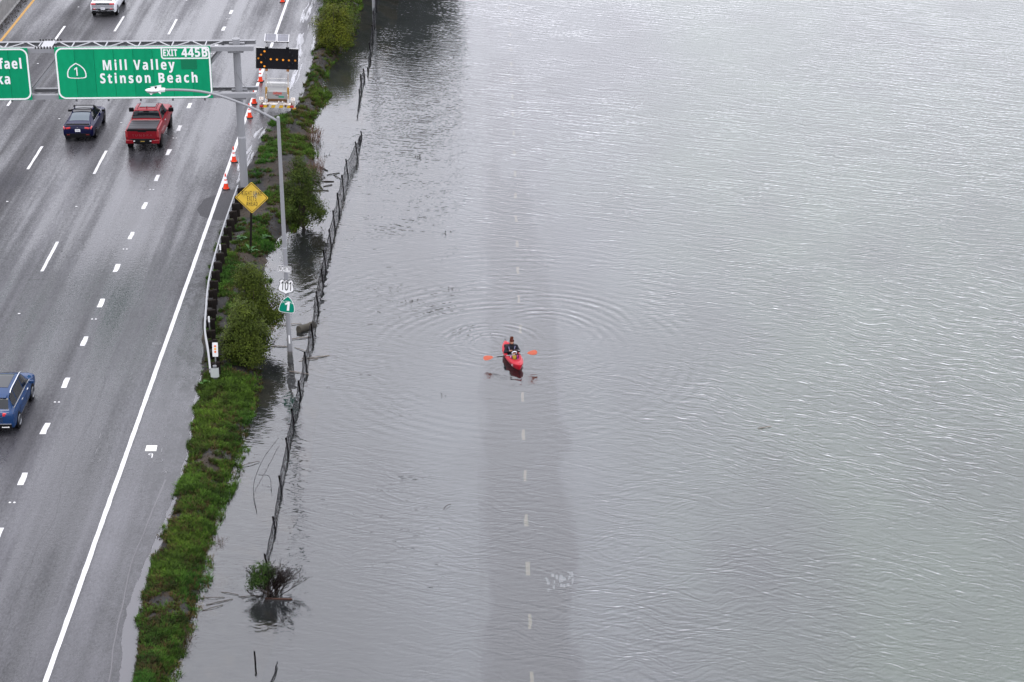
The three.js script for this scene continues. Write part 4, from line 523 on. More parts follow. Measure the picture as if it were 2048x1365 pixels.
function wheels(o, xs, zr, zf, R, W, rim) {
  for (const z of [zr, zf]) for (const s of [-1, 1]) {
    const x = s * (xs - W / 2 + 0.012), pts = [[R * 0.62, -W / 2], [R * 0.92, -W / 2], [R, -W / 2 + 0.03], [R, W / 2 - 0.03], [R * 0.92, W / 2], [R * 0.62, W / 2]].map(p => new THREE.Vector2(...p)); const g = new THREE.LatheGeometry(pts, 28); place(g, x, R, z, 0, 0, Math.PI / 2);
    const w = part(o, 'wheel', g, tyre); const sp = []; for (let k = 0; k < 5; k++) { const a = k * 1.2566 + 0.3; sp.push(box(0.03, R * 0.62, 0.09, x + s * (W / 2 - 0.03), R + Math.cos(a) * R * 0.31, z + Math.sin(a) * R * 0.31, a, 0, 0)); } sp.push(place(new THREE.TorusGeometry(R * 0.62, 0.025, 6, 24), x + s * (W / 2 - 0.01), R, z, 0, Math.PI / 2)); part(w, 'rim', sp, rim); part(w, 'hub', place(new THREE.CylinderGeometry(R * 0.6, R * 0.6, 0.04, 20), x, R, z, 0, 0, Math.PI / 2), trimB);
    part(o, 'wheel_arch', place(new THREE.CylinderGeometry(R * 1.13, R * 1.13, 0.03, 26, 1, false), s * (xs - 0.018), R * 1.02, z, 0, 0, Math.PI / 2), trimB);
  }
}
function plate(o, x, y, z, rx, dark) { const p = part(o, 'licence_plate', rbox(0.31, 0.16, 0.012, 0.005, x, y, z, rx), dark ? black : plateW); const gl = [], r = mulberry(91); for (let i = 0; i < 7; i++) gl.push(box(0.018, 0.04 + 0.02 * r(), 0.003, x - 0.10 + i * 0.034, y - 0.005, z + 0.008, rx)); part(p, 'characters', gl, dark ? mat([0.5, 0.33, 0.05], 0.5) : mat([0.10, 0.11, 0.16], 0.5)); }
{ // dark blue sedan with roof bars
  const o = thing('sedan', 'dark blue sedan with black roof bars driving away', 'car', [-26.05, 0.0, -116.65], HEAD), bp = carPaint([0.003, 0.004, 0.028]);
  const sh = shell([[2.33, 0.42, 0.80, 0.82, 0.72, 0.86, 0.62], [2.27, 0.32, 0.87, 0.93, 0.77, 1.03, 0.70], [2.12, 0.24, 0.905, 0.96, 0.79, 1.075, 0.72], [1.72, 0.21, 0.92, 0.965, 0.79, 1.12, 0.66], [1.05, 0.19, 0.925, 0.96, 0.79, 1.32, 0.585], [0.35, 0.18, 0.925, 0.95, 0.795, 1.43, 0.575], [-0.4, 0.18, 0.925, 0.94, 0.795, 1.42, 0.575], [-0.95, 0.18, 0.92, 0.93, 0.795, 1.25, 0.60], [-1.45, 0.18, 0.92, 0.90, 0.79, 0.99, 0.66], [-2.0, 0.2, 0.90, 0.82, 0.74, 0.86, 0.60], [-2.3, 0.3, 0.80, 0.68, 0.62, 0.72, 0.5], [-2.36, 0.36, 0.7, 0.6, 0.5, 0.64, 0.4]]);
  part(o, 'body', sh.g, bp); part(o, 'rear_window', sh.across(3.12, 4.35, 9.2, 0.007), mat([0.05, 0.07, 0.085], 0.03)); part(o, 'glass_roof', sh.across(4.42, 6.35, 9.25, 0.007), glassD); part(o, 'windscreen', sh.across(6.5, 7.85, 9.1, 0.007), glassD);
  for (const s of [-1, 1]) { part(o, 'side_window', sh.patch([[3.75, 6.35], [4.35, 8.7], [5.35, 8.7], [5.35, 6.35]], s), glassD); part(o, 'side_window', sh.patch([[5.45, 6.35], [5.45, 8.7], [6.4, 8.7], [7.35, 6.35]], s), glassD); part(o, 'window_trim', sh.patch([[3.7, 6.1], [3.7, 6.3], [7.4, 6.3], [7.4, 6.1]], s, 0.012), chrome);
    part(o, 'tail_light', sh.patch([[0.15, 5.0], [0.35, 6.25], [2.0, 6.0], [1.7, 5.3]], s, 0.012), redL); part(o, 'tail_light', rbox(0.36, 0.11, 0.05, 0.02, s * 0.60, 0.86, 2.315, -0.15, s * 0.18, s * -0.16), redL); part(o, 'mirror', [rbox(0.2, 0.13, 0.10, 0.03, s * 1.03, 1.0, -0.72)], trimB); part(o, 'reflector', box(0.18, 0.04, 0.02, s * 0.58, 0.46, 2.335), mat([0.2, 0.01, 0.01], 0.4)); part(o, 'door_seam', sh.patch([[5.4, 2.6], [5.4, 6.0], [5.43, 6.0], [5.43, 2.6]], s, 0.004, 1, 5), black); }
  part(o, 'spoiler', [rbox(1.35, 0.03, 0.14, 0.012, 0, 1.075, 2.2, 0.12)], trimB); part(o, 'bumper_lower', rbox(1.5, 0.30, 0.12, 0.04, 0, 0.40, 2.28), trimB); part(o, 'emblem', box(0.05, 0.05, 0.01, 0, 0.90, 2.335), chrome); plate(o, 0, 0.72, 2.338, -0.1);
  for (const [z, y] of [[0.62, 1.50], [-0.12, 1.52]]) part(o, 'roof_bar', [bar([-0.62, y, z], [0.62, y, z], 0.03, 0.03, 8, [0.06, 0.035].reverse()), box(0.07, 0.12, 0.12, -0.6, y - 0.05, z), box(0.07, 0.12, 0.12, 0.6, y - 0.05, z)], trimB);
  wheels(o, 0.925, 1.44, -1.44, 0.335, 0.23, rimD);
}
{ // red pickup
  const o = thing('pickup_truck', 'red pickup truck with a black bed cover driving away', 'truck', [-21.87, 0.0, -115.35], HEAD), rp = carPaint([0.15, 0.003, 0.008]);
  const sh = shell([[2.80, 0.70, 0.94, 1.30, 0.90, 1.34, 0.80], [2.74, 0.52, 0.985, 1.33, 0.95, 1.37, 0.87], [2.0, 0.48, 1.005, 1.34, 0.96, 1.375, 0.88], [1.14, 0.45, 1.01, 1.34, 0.96, 1.375, 0.88], [1.06, 0.45, 1.01, 1.335, 0.95, 1.42, 0.88], [0.80, 0.44, 1.01, 1.33, 0.93, 1.92, 0.74], [0.1, 0.42, 1.01, 1.32, 0.93, 1.98, 0.73], [-0.55, 0.42, 1.01, 1.31, 0.93, 1.94, 0.73], [-1.25, 0.42, 1.01, 1.29, 0.93, 1.40, 0.80], [-1.5, 0.42, 1.01, 1.27, 0.92, 1.33, 0.80], [-2.6, 0.45, 1.0, 1.18, 0.90, 1.25, 0.76], [-2.92, 0.55, 0.93, 1.0, 0.82, 1.06, 0.7], [-3.0, 0.6, 0.85, 0.9, 0.7, 0.95, 0.6]]);
  part(o, 'body', sh.g, rp); const cov = part(o, 'bed_cover', [rbox(1.70, 0.05, 1.56, 0.02, 0, 1.395, 1.96)], mat([0.035, 0.035, 0.040], 0.45)); for (let i = 0; i < 4; i++) part(cov, 'seam', box(1.66, 0.012, 0.03, 0, 1.424, 1.42 + i * 0.36), mat([0.02, 0.02, 0.022], 0.6));
  part(o, 'rear_window', sh.across(4.25, 4.88, 9.05, 0.012), glassD); part(o, 'windscreen', sh.across(7.1, 7.95, 9.1, 0.01), glassD); part(o, 'sunroof', [rbox(0.95, 0.012, 0.75, 0.005, 0, 1.995, 0.0)], glassD);
  for (const s of [-1, 1]) { part(o, 'side_window', sh.patch([[4.9, 6.3], [5.15, 8.6], [6.2, 8.6], [6.2, 6.3]], s, 0.01), glassD); part(o, 'side_window', sh.patch([[6.3, 6.3], [6.3, 8.6], [7.05, 8.6], [7.75, 6.3]], s, 0.01), glassD); part(o, 'mirror', [rbox(0.30, 0.26, 0.14, 0.05, s * 1.20, 1.42, -0.88), box(0.12, 0.05, 0.05, s * 1.04, 1.36, -0.88)], trimB); part(o, 'tail_light', [rbox(0.14, 0.42, 0.10, 0.02, s * 0.92, 1.08, 2.765)], mat([0.24, 0.004, 0.008], 0.25, { clearcoat: 1 })); part(o, 'bumper_corner', rbox(0.46, 0.24, 0.16, 0.05, s * 0.76, 0.62, 2.80), rp); part(o, 'bumper_light', box(0.10, 0.05, 0.02, s * 0.48, 0.68, 2.89), plateW); part(o, 'roof_seam', box(0.02, 0.012, 1.3, s * 0.56, 1.975, 0.05), trimB); part(o, 'door_seam', sh.patch([[6.22, 2.6], [6.22, 6.0], [6.26, 6.0], [6.26, 2.6]], s, 0.004, 1, 5), black); part(o, 'door_handle', box(0.03, 0.04, 0.2, s * 1.02, 1.18, 0.35), chrome); }
  part(o, 'tailgate_cap', [rbox(1.78, 0.10, 0.10, 0.02, 0, 1.32, 2.78), rbox(0.5, 0.08, 0.06, 0.02, 0, 1.245, 2.80)], trimB); part(o, 'tailgate', [rbox(1.66, 0.46, 0.05, 0.02, 0, 1.02, 2.79)], rp); part(o, 'bumper', rbox(1.5, 0.20, 0.16, 0.04, 0, 0.70, 2.78), trimB); part(o, 'bumper_step', rbox(1.0, 0.16, 0.16, 0.03, 0, 0.56, 2.76), trimB);
  part(o, 'lettering', shiftG(letters('TUNDRA', 0.13, { sx: 1.45, track: 0.03, depth: 0.004 }), 0, 0.94, 2.815), mat([0.13, 0.004, 0.008], 0.4)); plate(o, 0, 0.66, 2.868, 0, true); part(o, 'antenna_fin', [rbox(0.05, 0.12, 0.16, 0.02, 0, 2.03, 0.55)], rp); part(o, 'tow_hitch', box(0.2, 0.1, 0.2, 0, 0.45, 2.7), trimB); part(o, 'cab_lamp', rbox(0.34, 0.05, 0.06, 0.01, 0, 1.90, 0.93), trimB);
  for (const s of [-1, 1]) part(o, 'roof_lamp', rbox(0.22, 0.05, 0.10, 0.015, s * 0.55, 1.92, 0.84, 0, s * 0.2, 0), rp);
  wheels(o, 1.01, 1.87, -1.87, 0.41, 0.29, rimD);
}
function suv(o, paintM, K) {            // a tall hatchback body; K sets its proportions
  const sh = shell([[K.r, 0.48, 0.84, 0.98, 0.78, 1.02, 0.70], [K.r - 0.05, 0.36, 0.89, 1.06, 0.82, 1.10, 0.72], [K.r - 0.16, 0.30, 0.915, 1.08, 0.83, 1.18, 0.70], [K.r - 0.55, 0.28, 0.92, 1.08, 0.83, K.h - 0.07, 0.64], [K.r - 0.75, 0.27, 0.92, 1.07, 0.83, K.h - 0.02, 0.63], [0.7, 0.26, 0.925, 1.05, 0.83, K.h, 0.63], [-0.2, 0.26, 0.925, 1.03, 0.83, K.h, 0.63], [-0.65, 0.26, 0.92, 1.02, 0.83, K.h - 0.07, 0.63], [-1.35, 0.26, 0.92, 0.99, 0.83, 1.06, 0.70], [-1.6, 0.27, 0.915, 0.97, 0.81, 1.02, 0.70], [-2.1, 0.3, 0.89, 0.88, 0.76, 0.93, 0.62], [-2.3, 0.36, 0.82, 0.76, 0.66, 0.8, 0.5], [-2.36, 0.4, 0.7, 0.66, 0.55, 0.7, 0.4]]);
  part(o, 'body', sh.g, paintM); part(o, 'rear_window', sh.across(2.15, 2.9, 9.0, 0.012), glassD); part(o, 'windscreen', sh.across(7.05, 7.92, 9.1, 0.01), glassD); part(o, 'sunroof', sh.across(4.75, 6.6, 9.7, 0.01), K.roof);
  for (const s of [-1, 1]) { part(o, 'side_window', sh.patch([[2.9, 6.6], [3.2, 8.5], [4.6, 8.6], [4.6, 6.35]], s, 0.008), glassD); part(o, 'side_window', sh.patch([[4.66, 6.35], [4.66, 8.6], [5.85, 8.6], [5.85, 6.35]], s, 0.008), glassD); part(o, 'side_window', sh.patch([[5.95, 6.35], [5.95, 8.6], [6.9, 8.6], [7.75, 6.35]], s, 0.008), glassD); part(o, 'window_trim', sh.patch([[2.8, 6.08], [2.8, 6.32], [7.8, 6.32], [7.8, 6.08]], s, 0.012), K.trim); part(o, 'mirror', [rbox(0.22, 0.15, 0.12, 0.04, s * 1.03, 1.08, -0.85)], paintM); part(o, 'sill_trim', sh.patch([[3.6, 2.3], [3.6, 2.55], [8.0, 2.55], [8.0, 2.3]], s, 0.012), K.trim); part(o, 'door_handle', [box(0.03, 0.035, 0.18, s * 0.93, 0.93, 0.55)], K.trim); part(o, 'door_handle', [box(0.03, 0.035, 0.18, s * 0.93, 0.92, -0.45)], K.trim); for (const q of [4.63, 5.9]) part(o, 'door_seam', sh.patch([[q, 2.6], [q, 6.0], [q + 0.03, 6.0], [q + 0.03, 2.6]], s, 0.004, 1, 5), black); }
  wheels(o, 0.925, K.r - 0.93, K.r - 0.93 - K.wb, 0.355, 0.24, K.rim); return sh;
}
{ // blue crossover at the left edge
  const o = thing('crossover', 'blue crossover with silver roof rails at the left edge', 'car', [-21.95, 0.0, -77.72], HEAD), bp = carPaint([0.008, 0.030, 0.090]);
  suv(o, bp, { r: 2.30, h: 1.66, wb: 2.68, roof: glassD, trim: chrome, rim: rimM });
  for (const s of [-1, 1]) { part(o, 'roof_rail', [tube([[s * 0.66, 1.64, 1.45], [s * 0.66, 1.71, 1.3], [s * 0.66, 1.72, 0.4], [s * 0.66, 1.70, -0.5], [s * 0.66, 1.62, -0.75]], 0.024, 20, 8)], chrome); part(o, 'tail_light', [rbox(0.44, 0.15, 0.14, 0.04, s * 0.66, 1.0, 2.20, -0.1, s * 0.28, s * -0.08)], redL); part(o, 'exhaust_trim', [rbox(0.34, 0.05, 0.03, 0.01, s * 0.55, 0.44, 2.31)], chrome); }
  part(o, 'bumper_lower', rbox(1.62, 0.26, 0.14, 0.04, 0, 0.46, 2.24), trimB); part(o, 'bumper_trim', box(1.6, 0.03, 0.03, 0, 0.60, 2.31), chrome); part(o, 'plate_recess', rbox(0.9, 0.24, 0.02, 0.01, 0, 0.80, 2.30), mat([0.008, 0.022, 0.06], 0.4)); plate(o, 0, 0.80, 2.315, 0); part(o, 'roof_spoiler', rbox(1.15, 0.05, 0.25, 0.02, 0, 1.61, 1.72, 0.1), bp); part(o, 'rear_wiper', bar([0, 1.16, 2.12], [0.35, 1.2, 2.1], 0.01, 0.008, 5), trimB);
}
{ // white crossover cut by the top edge
  const o = thing('crossover', 'white crossover with a black lower bumper cut off by the top edge', 'car', [-29.82, 0.0, -144.95], HEAD);
  suv(o, carPaint([0.60, 0.61, 0.64]), { r: 2.36, h: 1.60, wb: 2.95, roof: glassD, trim: mat([0.2, 0.2, 0.21], 0.4), rim: rimM });
  for (const s of [-1, 1]) { part(o, 'tail_light', [rbox(0.34, 0.12, 0.06, 0.01, s * 0.68, 1.02, 2.345)], redL); part(o, 'reflector', [box(0.18, 0.05, 0.03, s * 0.62, 0.66, 2.37)], redL); part(o, 'bumper_trim', [box(0.42, 0.06, 0.03, s * 0.56, 0.56, 2.375), bar([s * 0.76, 0.56, 2.37], [s * 0.84, 0.42, 2.34], 0.03, 0.03, 4, [0.05, 0.05])], chrome); }
  part(o, 'light_bar', rbox(1.1, 0.12, 0.04, 0.01, 0, 1.02, 2.352), trimB); part(o, 'tailgate_panel', rbox(1.62, 0.22, 0.03, 0.01, 0, 0.84, 2.355), mat([0.22, 0.225, 0.24], 0.4)); part(o, 'bumper_lower', rbox(1.70, 0.42, 0.14, 0.04, 0, 0.52, 2.29), trimB); plate(o, 0, 0.67, 2.372, 0);
}
// ------------------------------------------------------------------ kayak, people, paddle
const KX = 0.03, KZ = -83.78, KT = 0.25;          // bow towards the camera and a little right; local +z is the bow
const kpt = (x, y, z) => { const p = V(x, y, z).applyAxisAngle(V(0, 1, 0), KT); return [p.x + KX, p.y + WATER, p.z + KZ]; };
{
  const L = 2.80, o = thing('kayak', 'red sit-in kayak floating over the submerged path', 'kayak', [KX, WATER, KZ], KT);
  const hw = z => 0.375 * Math.pow(Math.max(0, 1 - Math.pow(Math.abs(2 * z / L), 2.4)), 0.72), gy = z => 0.23 + 0.15 * Math.pow(Math.abs(2 * z / L), 2.2), ky = z => -0.09 + 0.26 * Math.pow(Math.abs(2 * z / L), 5);
  const NA = 64, pos = [], idx = [], NR = 7;
  for (let i = 0; i < NA; i++) { const a = i / NA * 6.28318, z = Math.cos(a) * L / 2, s = Math.sign(Math.sin(a)) || 0, x = s * hw(z); for (let k = 0; k <= NR; k++) { const t = k / NR; pos.push(x * Math.pow(1 - t, 0.55) * (1 + 0.05 * Math.sin(t * 3)), lerp(gy(z), ky(z), Math.pow(t, 0.85)), z); } const j = (i + 1) % NA; for (let k = 0; k < NR; k++) { const A = i * (NR + 1) + k, B = j * (NR + 1) + k; idx.push(A, A + 1, B, B, A + 1, B + 1); } }
  const red = mat([0.29, 0.004, 0.014], 0.35, { specularIntensity: 0.5 }); part(o, 'hull', meshFrom(pos, idx), red);
  const dp = [], di = [], ND = 8; const c0 = -0.10, ca = 0.80, cb = 0.27; // cockpit oval
  for (let i = 0; i < NA; i++) { const a = i / NA * 6.28318, z = Math.cos(a) * L / 2, s = Math.sign(Math.sin(a)) || 0, ox = s * hw(z), iz = c0 + ca * Math.cos(a), ix = cb * Math.sin(a) * Math.pow(Math.abs(Math.sin(a)) + 1e-6, -0.25); for (let k = 0; k <= ND; k++) { const t = k / ND, zz = lerp(z, iz, t), xx = lerp(ox, ix, t); dp.push(xx, lerp(gy(z), 0.30, t) + 0.05 * Math.sin(Math.PI * t) + (k === ND ? 0.025 : 0), zz); } const j = (i + 1) % NA; for (let k = 0; k < ND; k++) { const A = i * (ND + 1) + k, B = j * (ND + 1) + k; di.push(A, B, A + 1, A + 1, B, B + 1); } }
  part(o, 'deck', meshFrom(dp, di), red);
  const tp = [], ti = []; for (let i = 0; i < NA; i++) { const a = i / NA * 6.28318, sx = Math.sin(a) * Math.pow(Math.abs(Math.sin(a)) + 1e-6, -0.25); for (const [y, f] of [[0.32, 1], [0.12, 1.02], [0.0, 0.85], [-0.02, 0.0]]) tp.push(cb * sx * f, y, c0 + ca * Math.cos(a) * f); const j = (i + 1) % NA; for (let k = 0; k < 3; k++) { const A = i * 4 + k, B = j * 4 + k; ti.push(A, B, A + 1, A + 1, B, B + 1); } } part(o, 'cockpit', meshFrom(tp, ti), mat([0.10, 0.006, 0.012], 0.5));
  const rimP = []; for (let i = 0; i < NA; i++) { const a = i / NA * 6.28318, sx = Math.sin(a) * Math.pow(Math.abs(Math.sin(a)) + 1e-6, -0.25); rimP.push(V(cb * sx, 0.325, c0 + ca * Math.cos(a))); } part(o, 'coaming', new THREE.TubeGeometry(new THREE.CatmullRomCurve3(rimP, true), 80, 0.018, 6, true), red);
  part(o, 'hatch_plug', place(new THREE.CylinderGeometry(0.03, 0.03, 0.015, 12), 0, 0.385, 1.28), mat([0.03, 0.005, 0.006], 0.5)); part(o, 'logo_strip', box(0.012, 0.045, 0.30, -0.262, 0.235, 0.93, 0, -0.30, 0.12), white); part(o, 'seat_back', rbox(0.42, 0.34, 0.06, 0.03, 0, 0.30, -0.78, -0.2), black); part(o, 'carry_handle', tube([[-0.05, 0.38, -1.42], [0, 0.46, -1.45], [0.05, 0.38, -1.42]], 0.012, 8, 5), black);
}
{ // paddle lying across the deck in front of the child
  const o = thing('kayak_paddle', 'two-bladed paddle with orange blades lying across the kayak', 'paddle', [-0.08, 0.24, -83.15], 0.06); o.rotation.z = 0.10;
  part(o, 'shaft', bar([-0.80, 0, 0], [0.80, 0, 0], 0.017, 0.017, 10), galv); part(o, 'grip', [bar([-0.62, 0, 0], [-0.18, 0, 0], 0.021, 0.021, 10), bar([0.22, 0, 0], [0.46, 0, 0], 0.021, 0.021, 10)], black);
  for (const s of [-1, 1]) { const h = new THREE.Shape(); h.moveTo(0, 0.02); h.bezierCurveTo(0.12, 0.09, 0.25, 0.115, 0.36, 0.105); h.bezierCurveTo(0.45, 0.095, 0.47, 0.02, 0.45, -0.05); h.bezierCurveTo(0.42, -0.11, 0.30, -0.115, 0.2, -0.095); h.bezierCurveTo(0.12, -0.07, 0.05, -0.04, 0, -0.02); const g = ext(h, 0.006, 0.003); if (s < 0) g.rotateY(Math.PI); const p = g.attributes.position; for (let i = 0; i < p.count; i++) { const x = Math.abs(p.getX(i)); p.setZ(i, p.getZ(i) + 0.16 * x * x); } g.computeVertexNormals(); g.rotateX(-0.5); g.translate(s * 0.78, 0, 0); part(o, 'blade', g, mat([0.35, 0.085, 0.05], 0.5)); }
}
// signed distances, smooth unions and a surface-net mesher for bodies
const cap = (p, a, b, ra, rb) => { const dx = b[0] - a[0], dy = b[1] - a[1], dz = b[2] - a[2], t = clamp(((p[0] - a[0]) * dx + (p[1] - a[1]) * dy + (p[2] - a[2]) * dz) / (dx * dx + dy * dy + dz * dz + 1e-9)); return Math.hypot(p[0] - a[0] - dx * t, p[1] - a[1] - dy * t, p[2] - a[2] - dz * t) - lerp(ra, rb, t); };
const ell = (p, c, r) => { const k = Math.hypot((p[0] - c[0]) / r[0], (p[1] - c[1]) / r[1], (p[2] - c[2]) / r[2]); return (k - 1) * Math.min(...r); };
const smin = (a, b, k) => { const h = Math.max(k - Math.abs(a - b), 0) / k; return Math.min(a, b) - h * h * k * 0.25; };
function netMesh(f, lo, hi, c, colorOf) {
  const n = [0, 1, 2].map(i => Math.ceil((hi[i] - lo[i]) / c) + 1), [nx, ny, nz] = n, F = new Float32Array(nx * ny * nz), id = (i, j, k) => (k * ny + j) * nx + i, p = [0, 0, 0];
  for (let k = 0; k < nz; k++) for (let j = 0; j < ny; j++) for (let i = 0; i < nx; i++) { p[0] = lo[0] + i * c; p[1] = lo[1] + j * c; p[2] = lo[2] + k * c; F[id(i, j, k)] = f(p); }
  const vi = new Int32Array(nx * ny * nz).fill(-1), pos = [], idx = [], col = [];
  const E = [[0, 1], [2, 3], [4, 5], [6, 7], [0, 2], [1, 3], [4, 6], [5, 7], [0, 4], [1, 5], [2, 6], [3, 7]];
  for (let k = 0; k < nz - 1; k++) for (let j = 0; j < ny - 1; j++) for (let i = 0; i < nx - 1; i++) { const v = []; let m = 0; for (let q = 0; q < 8; q++) { v[q] = F[id(i + (q & 1), j + (q >> 1 & 1), k + (q >> 2))]; if (v[q] < 0) m |= 1 << q; } if (m === 0 || m === 255) continue; let s = [0, 0, 0], w = 0; for (const [a, b] of E) if ((v[a] < 0) !== (v[b] < 0)) { const t = v[a] / (v[a] - v[b]); for (let d = 0; d < 3; d++) s[d] += lerp(a >> d & 1, b >> d & 1, t); w++; } vi[id(i, j, k)] = pos.length / 3; const P = [lo[0] + (i + s[0] / w) * c, lo[1] + (j + s[1] / w) * c, lo[2] + (k + s[2] / w) * c]; pos.push(...P); col.push(...colorOf(P)); }
  const quad = (a, b, d, e, flip) => { if (a < 0 || b < 0 || d < 0 || e < 0) return; flip ? idx.push(a, b, d, d, b, e) : idx.push(a, d, b, d, e, b); };
  for (let k = 1; k < nz - 1; k++) for (let j = 1; j < ny - 1; j++) for (let i = 1; i < nx - 1; i++) { const a = F[id(i, j, k)]; let b = F[id(i + 1, j, k)]; if ((a < 0) !== (b < 0)) quad(vi[id(i, j - 1, k - 1)], vi[id(i, j, k - 1)], vi[id(i, j - 1, k)], vi[id(i, j, k)], a < 0); b = F[id(i, j + 1, k)]; if ((a < 0) !== (b < 0)) quad(vi[id(i - 1, j, k - 1)], vi[id(i - 1, j, k)], vi[id(i, j, k - 1)], vi[id(i, j, k)], a < 0); b = F[id(i, j, k + 1)]; if ((a < 0) !== (b < 0)) quad(vi[id(i - 1, j - 1, k)], vi[id(i, j - 1, k)], vi[id(i - 1, j, k)], vi[id(i, j, k)], a < 0); }
  return meshFrom(pos, idx, null, col);
}
function hand(f, w, dir, side) { /* palm and five bent fingers, as bones */ const bones = [[w, [w[0] + dir[0] * 0.08, w[1] + dir[1] * 0.08, w[2] + dir[2] * 0.08], 0.026, 0.032]]; const e = [w[0] + dir[0] * 0.09, w[1] + dir[1] * 0.09, w[2] + dir[2] * 0.09]; for (let i = 0; i < 4; i++) { const o = (i - 1.5) * 0.019, l = [0.055, 0.065, 0.06, 0.045][i], a = [e[0], e[1] + o * 0.9, e[2] + 0.01], b = [a[0] + dir[0] * l * 0.6, a[1] + dir[1] * l * 0.6, a[2] + l * 0.5], c = [b[0] + dir[0] * l * 0.2, b[1], b[2] - l * 0.45]; bones.push([a, b, 0.010, 0.009], [b, c, 0.009, 0.008]); } const t0 = [w[0] + dir[0] * 0.03, w[1] + 0.02, w[2] + 0.015]; bones.push([t0, [t0[0] + dir[0] * 0.04, t0[1] + 0.035, t0[2] + 0.02], 0.012, 0.010]); return bones; }
const skinM = mat([1, 1, 1], 0.6, { vertexColors: true });
{ // paddler
  const o = thing('person', 'person in a black jacket and red brown bobble hat sitting in the kayak', 'person', kpt(0.02, 0.02, -0.28), KT - 0.05); o.scale.set(1.04, 0.94, 0.92);
  const HB = [...hand(0, [-0.13, 0.50, 0.30], [0.75, 0.12, 0.2], 1), ...hand(0, [0.13, 0.47, 0.30], [-0.75, 0.14, 0.2], -1)];
  const body = p => { let d = ell(p, [0, 0.16, -0.02], [0.20, 0.15, 0.17]); d = smin(d, ell(p, [0, 0.40, -0.01], [0.195, 0.24, 0.135]), 0.10); d = smin(d, cap(p, [-0.16, 0.60, 0], [0.16, 0.60, 0], 0.085, 0.085), 0.09); d = smin(d, cap(p, [0, 0.6, 0], [0, 0.74, 0.03], 0.065, 0.055), 0.05);
    for (const s of [-1, 1]) { d = smin(d, cap(p, [s * 0.21, 0.60, 0], [s * 0.31, 0.36, 0.10], 0.078, 0.066), 0.04); d = smin(d, cap(p, [s * 0.31, 0.36, 0.10], [s * 0.13, 0.48, 0.29], 0.064, 0.042), 0.03); d = smin(d, cap(p, [s * 0.10, 0.10, 0.05], [s * 0.17, 0.20, 0.50], 0.09, 0.07), 0.06); d = smin(d, cap(p, [s * 0.17, 0.20, 0.50], [s * 0.14, 0.02, 0.92], 0.065, 0.05), 0.04); }
    const hd = ell(p, [0, 0.865, 0.055], [0.078, 0.112, 0.098]); let h = smin(hd, ell(p, [0, 0.81, 0.10], [0.05, 0.05, 0.05]), 0.04); h = smin(h, cap(p, [0, 0.875, 0.150], [0, 0.845, 0.172], 0.010, 0.014), 0.02); for (const s of [-1, 1]) { h = smin(h, ell(p, [s * 0.08, 0.86, 0.04], [0.012, 0.03, 0.02]), 0.01); h = Math.max(h, -(ell(p, [s * 0.032, 0.885, 0.155], [0.014, 0.009, 0.012]))); } h = smin(h, ell(p, [0, 0.812, 0.146], [0.024, 0.008, 0.010]), 0.008); d = smin(d, h, 0.03);
    for (const b of HB) d = smin(d, cap(p, b[0], b[1], b[2], b[3]), 0.012); return d; };
  const colr = p => { const sk = [0.30, 0.15, 0.10]; let hd = 1; for (const b of HB) hd = Math.min(hd, cap(p, b[0], b[1], b[2], b[3])); if (hd < 0.012) return sk; if (p[1] > 0.765 && p[2] > 0.0) { if (Math.abs(p[1] - 0.812) < 0.009 && Math.abs(p[0]) < 0.025 && p[2] > 0.13) return [0.22, 0.06, 0.05]; if (Math.abs(p[1] - 0.885) < 0.011 && Math.abs(Math.abs(p[0]) - 0.032) < 0.015 && p[2] > 0.12) return [0.03, 0.02, 0.02]; return sk; } return p[1] < 0.24 ? [0.012, 0.012, 0.016] : [0.010, 0.010, 0.016]; };
  part(o, 'body', netMesh(body, [-0.46, -0.08, -0.25], [0.46, 1.02, 1.02], 0.0125, colr), skinM);
  part(o, 'knitted_hat', [place(new THREE.SphereGeometry(0.115, 18, 12, 0, 6.283, 0, 1.75).scale(0.82, 1.1, 0.98), 0, 0.90, 0.04, -0.15), place(new THREE.TorusGeometry(0.092, 0.018, 8, 20), 0, 0.915, 0.045, Math.PI / 2 - 0.15)], mat([0.055, 0.012, 0.008], 0.95)); const pr = mulberry(4), pm = []; for (let i = 0; i < 120; i++) { const u = pr() * 2 - 1, a = pr() * 6.28, s = Math.sqrt(1 - u * u), d = V(s * Math.cos(a), u, s * Math.sin(a)); pm.push(bar(V(0, 1.05, 0.02), V(0, 1.05, 0.02).addScaledVector(d, 0.09), 0.010, 0.004, 4)); } part(o, 'bobble', pm, mat([0.10, 0.022, 0.010], 0.95));
  part(o, 'hair', [place(new THREE.SphereGeometry(0.10, 14, 10).scale(0.95, 1.2, 0.75), 0, 0.82, -0.015)], mat([0.03, 0.014, 0.008], 0.8)); part(o, 'collar', place(new THREE.TorusGeometry(0.085, 0.035, 8, 20).scale(1, 0.85, 1), 0, 0.715, 0.02, Math.PI / 2), mat([0.008, 0.008, 0.010], 0.9));
  part(o, 'jacket_stripe', [tube([[-0.15, 0.63, 0.088], [-0.13, 0.52, 0.128], [-0.12, 0.40, 0.135]], 0.010, 8, 5), tube([[0.15, 0.63, 0.088], [0.12, 0.56, 0.122], [0.11, 0.50, 0.135]], 0.010, 8, 5)], mat([0.35, 0.34, 0.55], 0.6)); part(o, 'cuff_stripe', tube([[0.36, 0.40, 0.12], [0.32, 0.41, 0.17], [0.24, 0.465, 0.23]], 0.009, 8, 5), white);
}
solo('phone', [rbox(0.15, 0.075, 0.012, 0.005)], mat([0.02, 0.02, 0.022], 0.2), 'small dark phone held in both hands of the paddler', 'phone', kpt(0.075, 0.52, 0.03), KT);
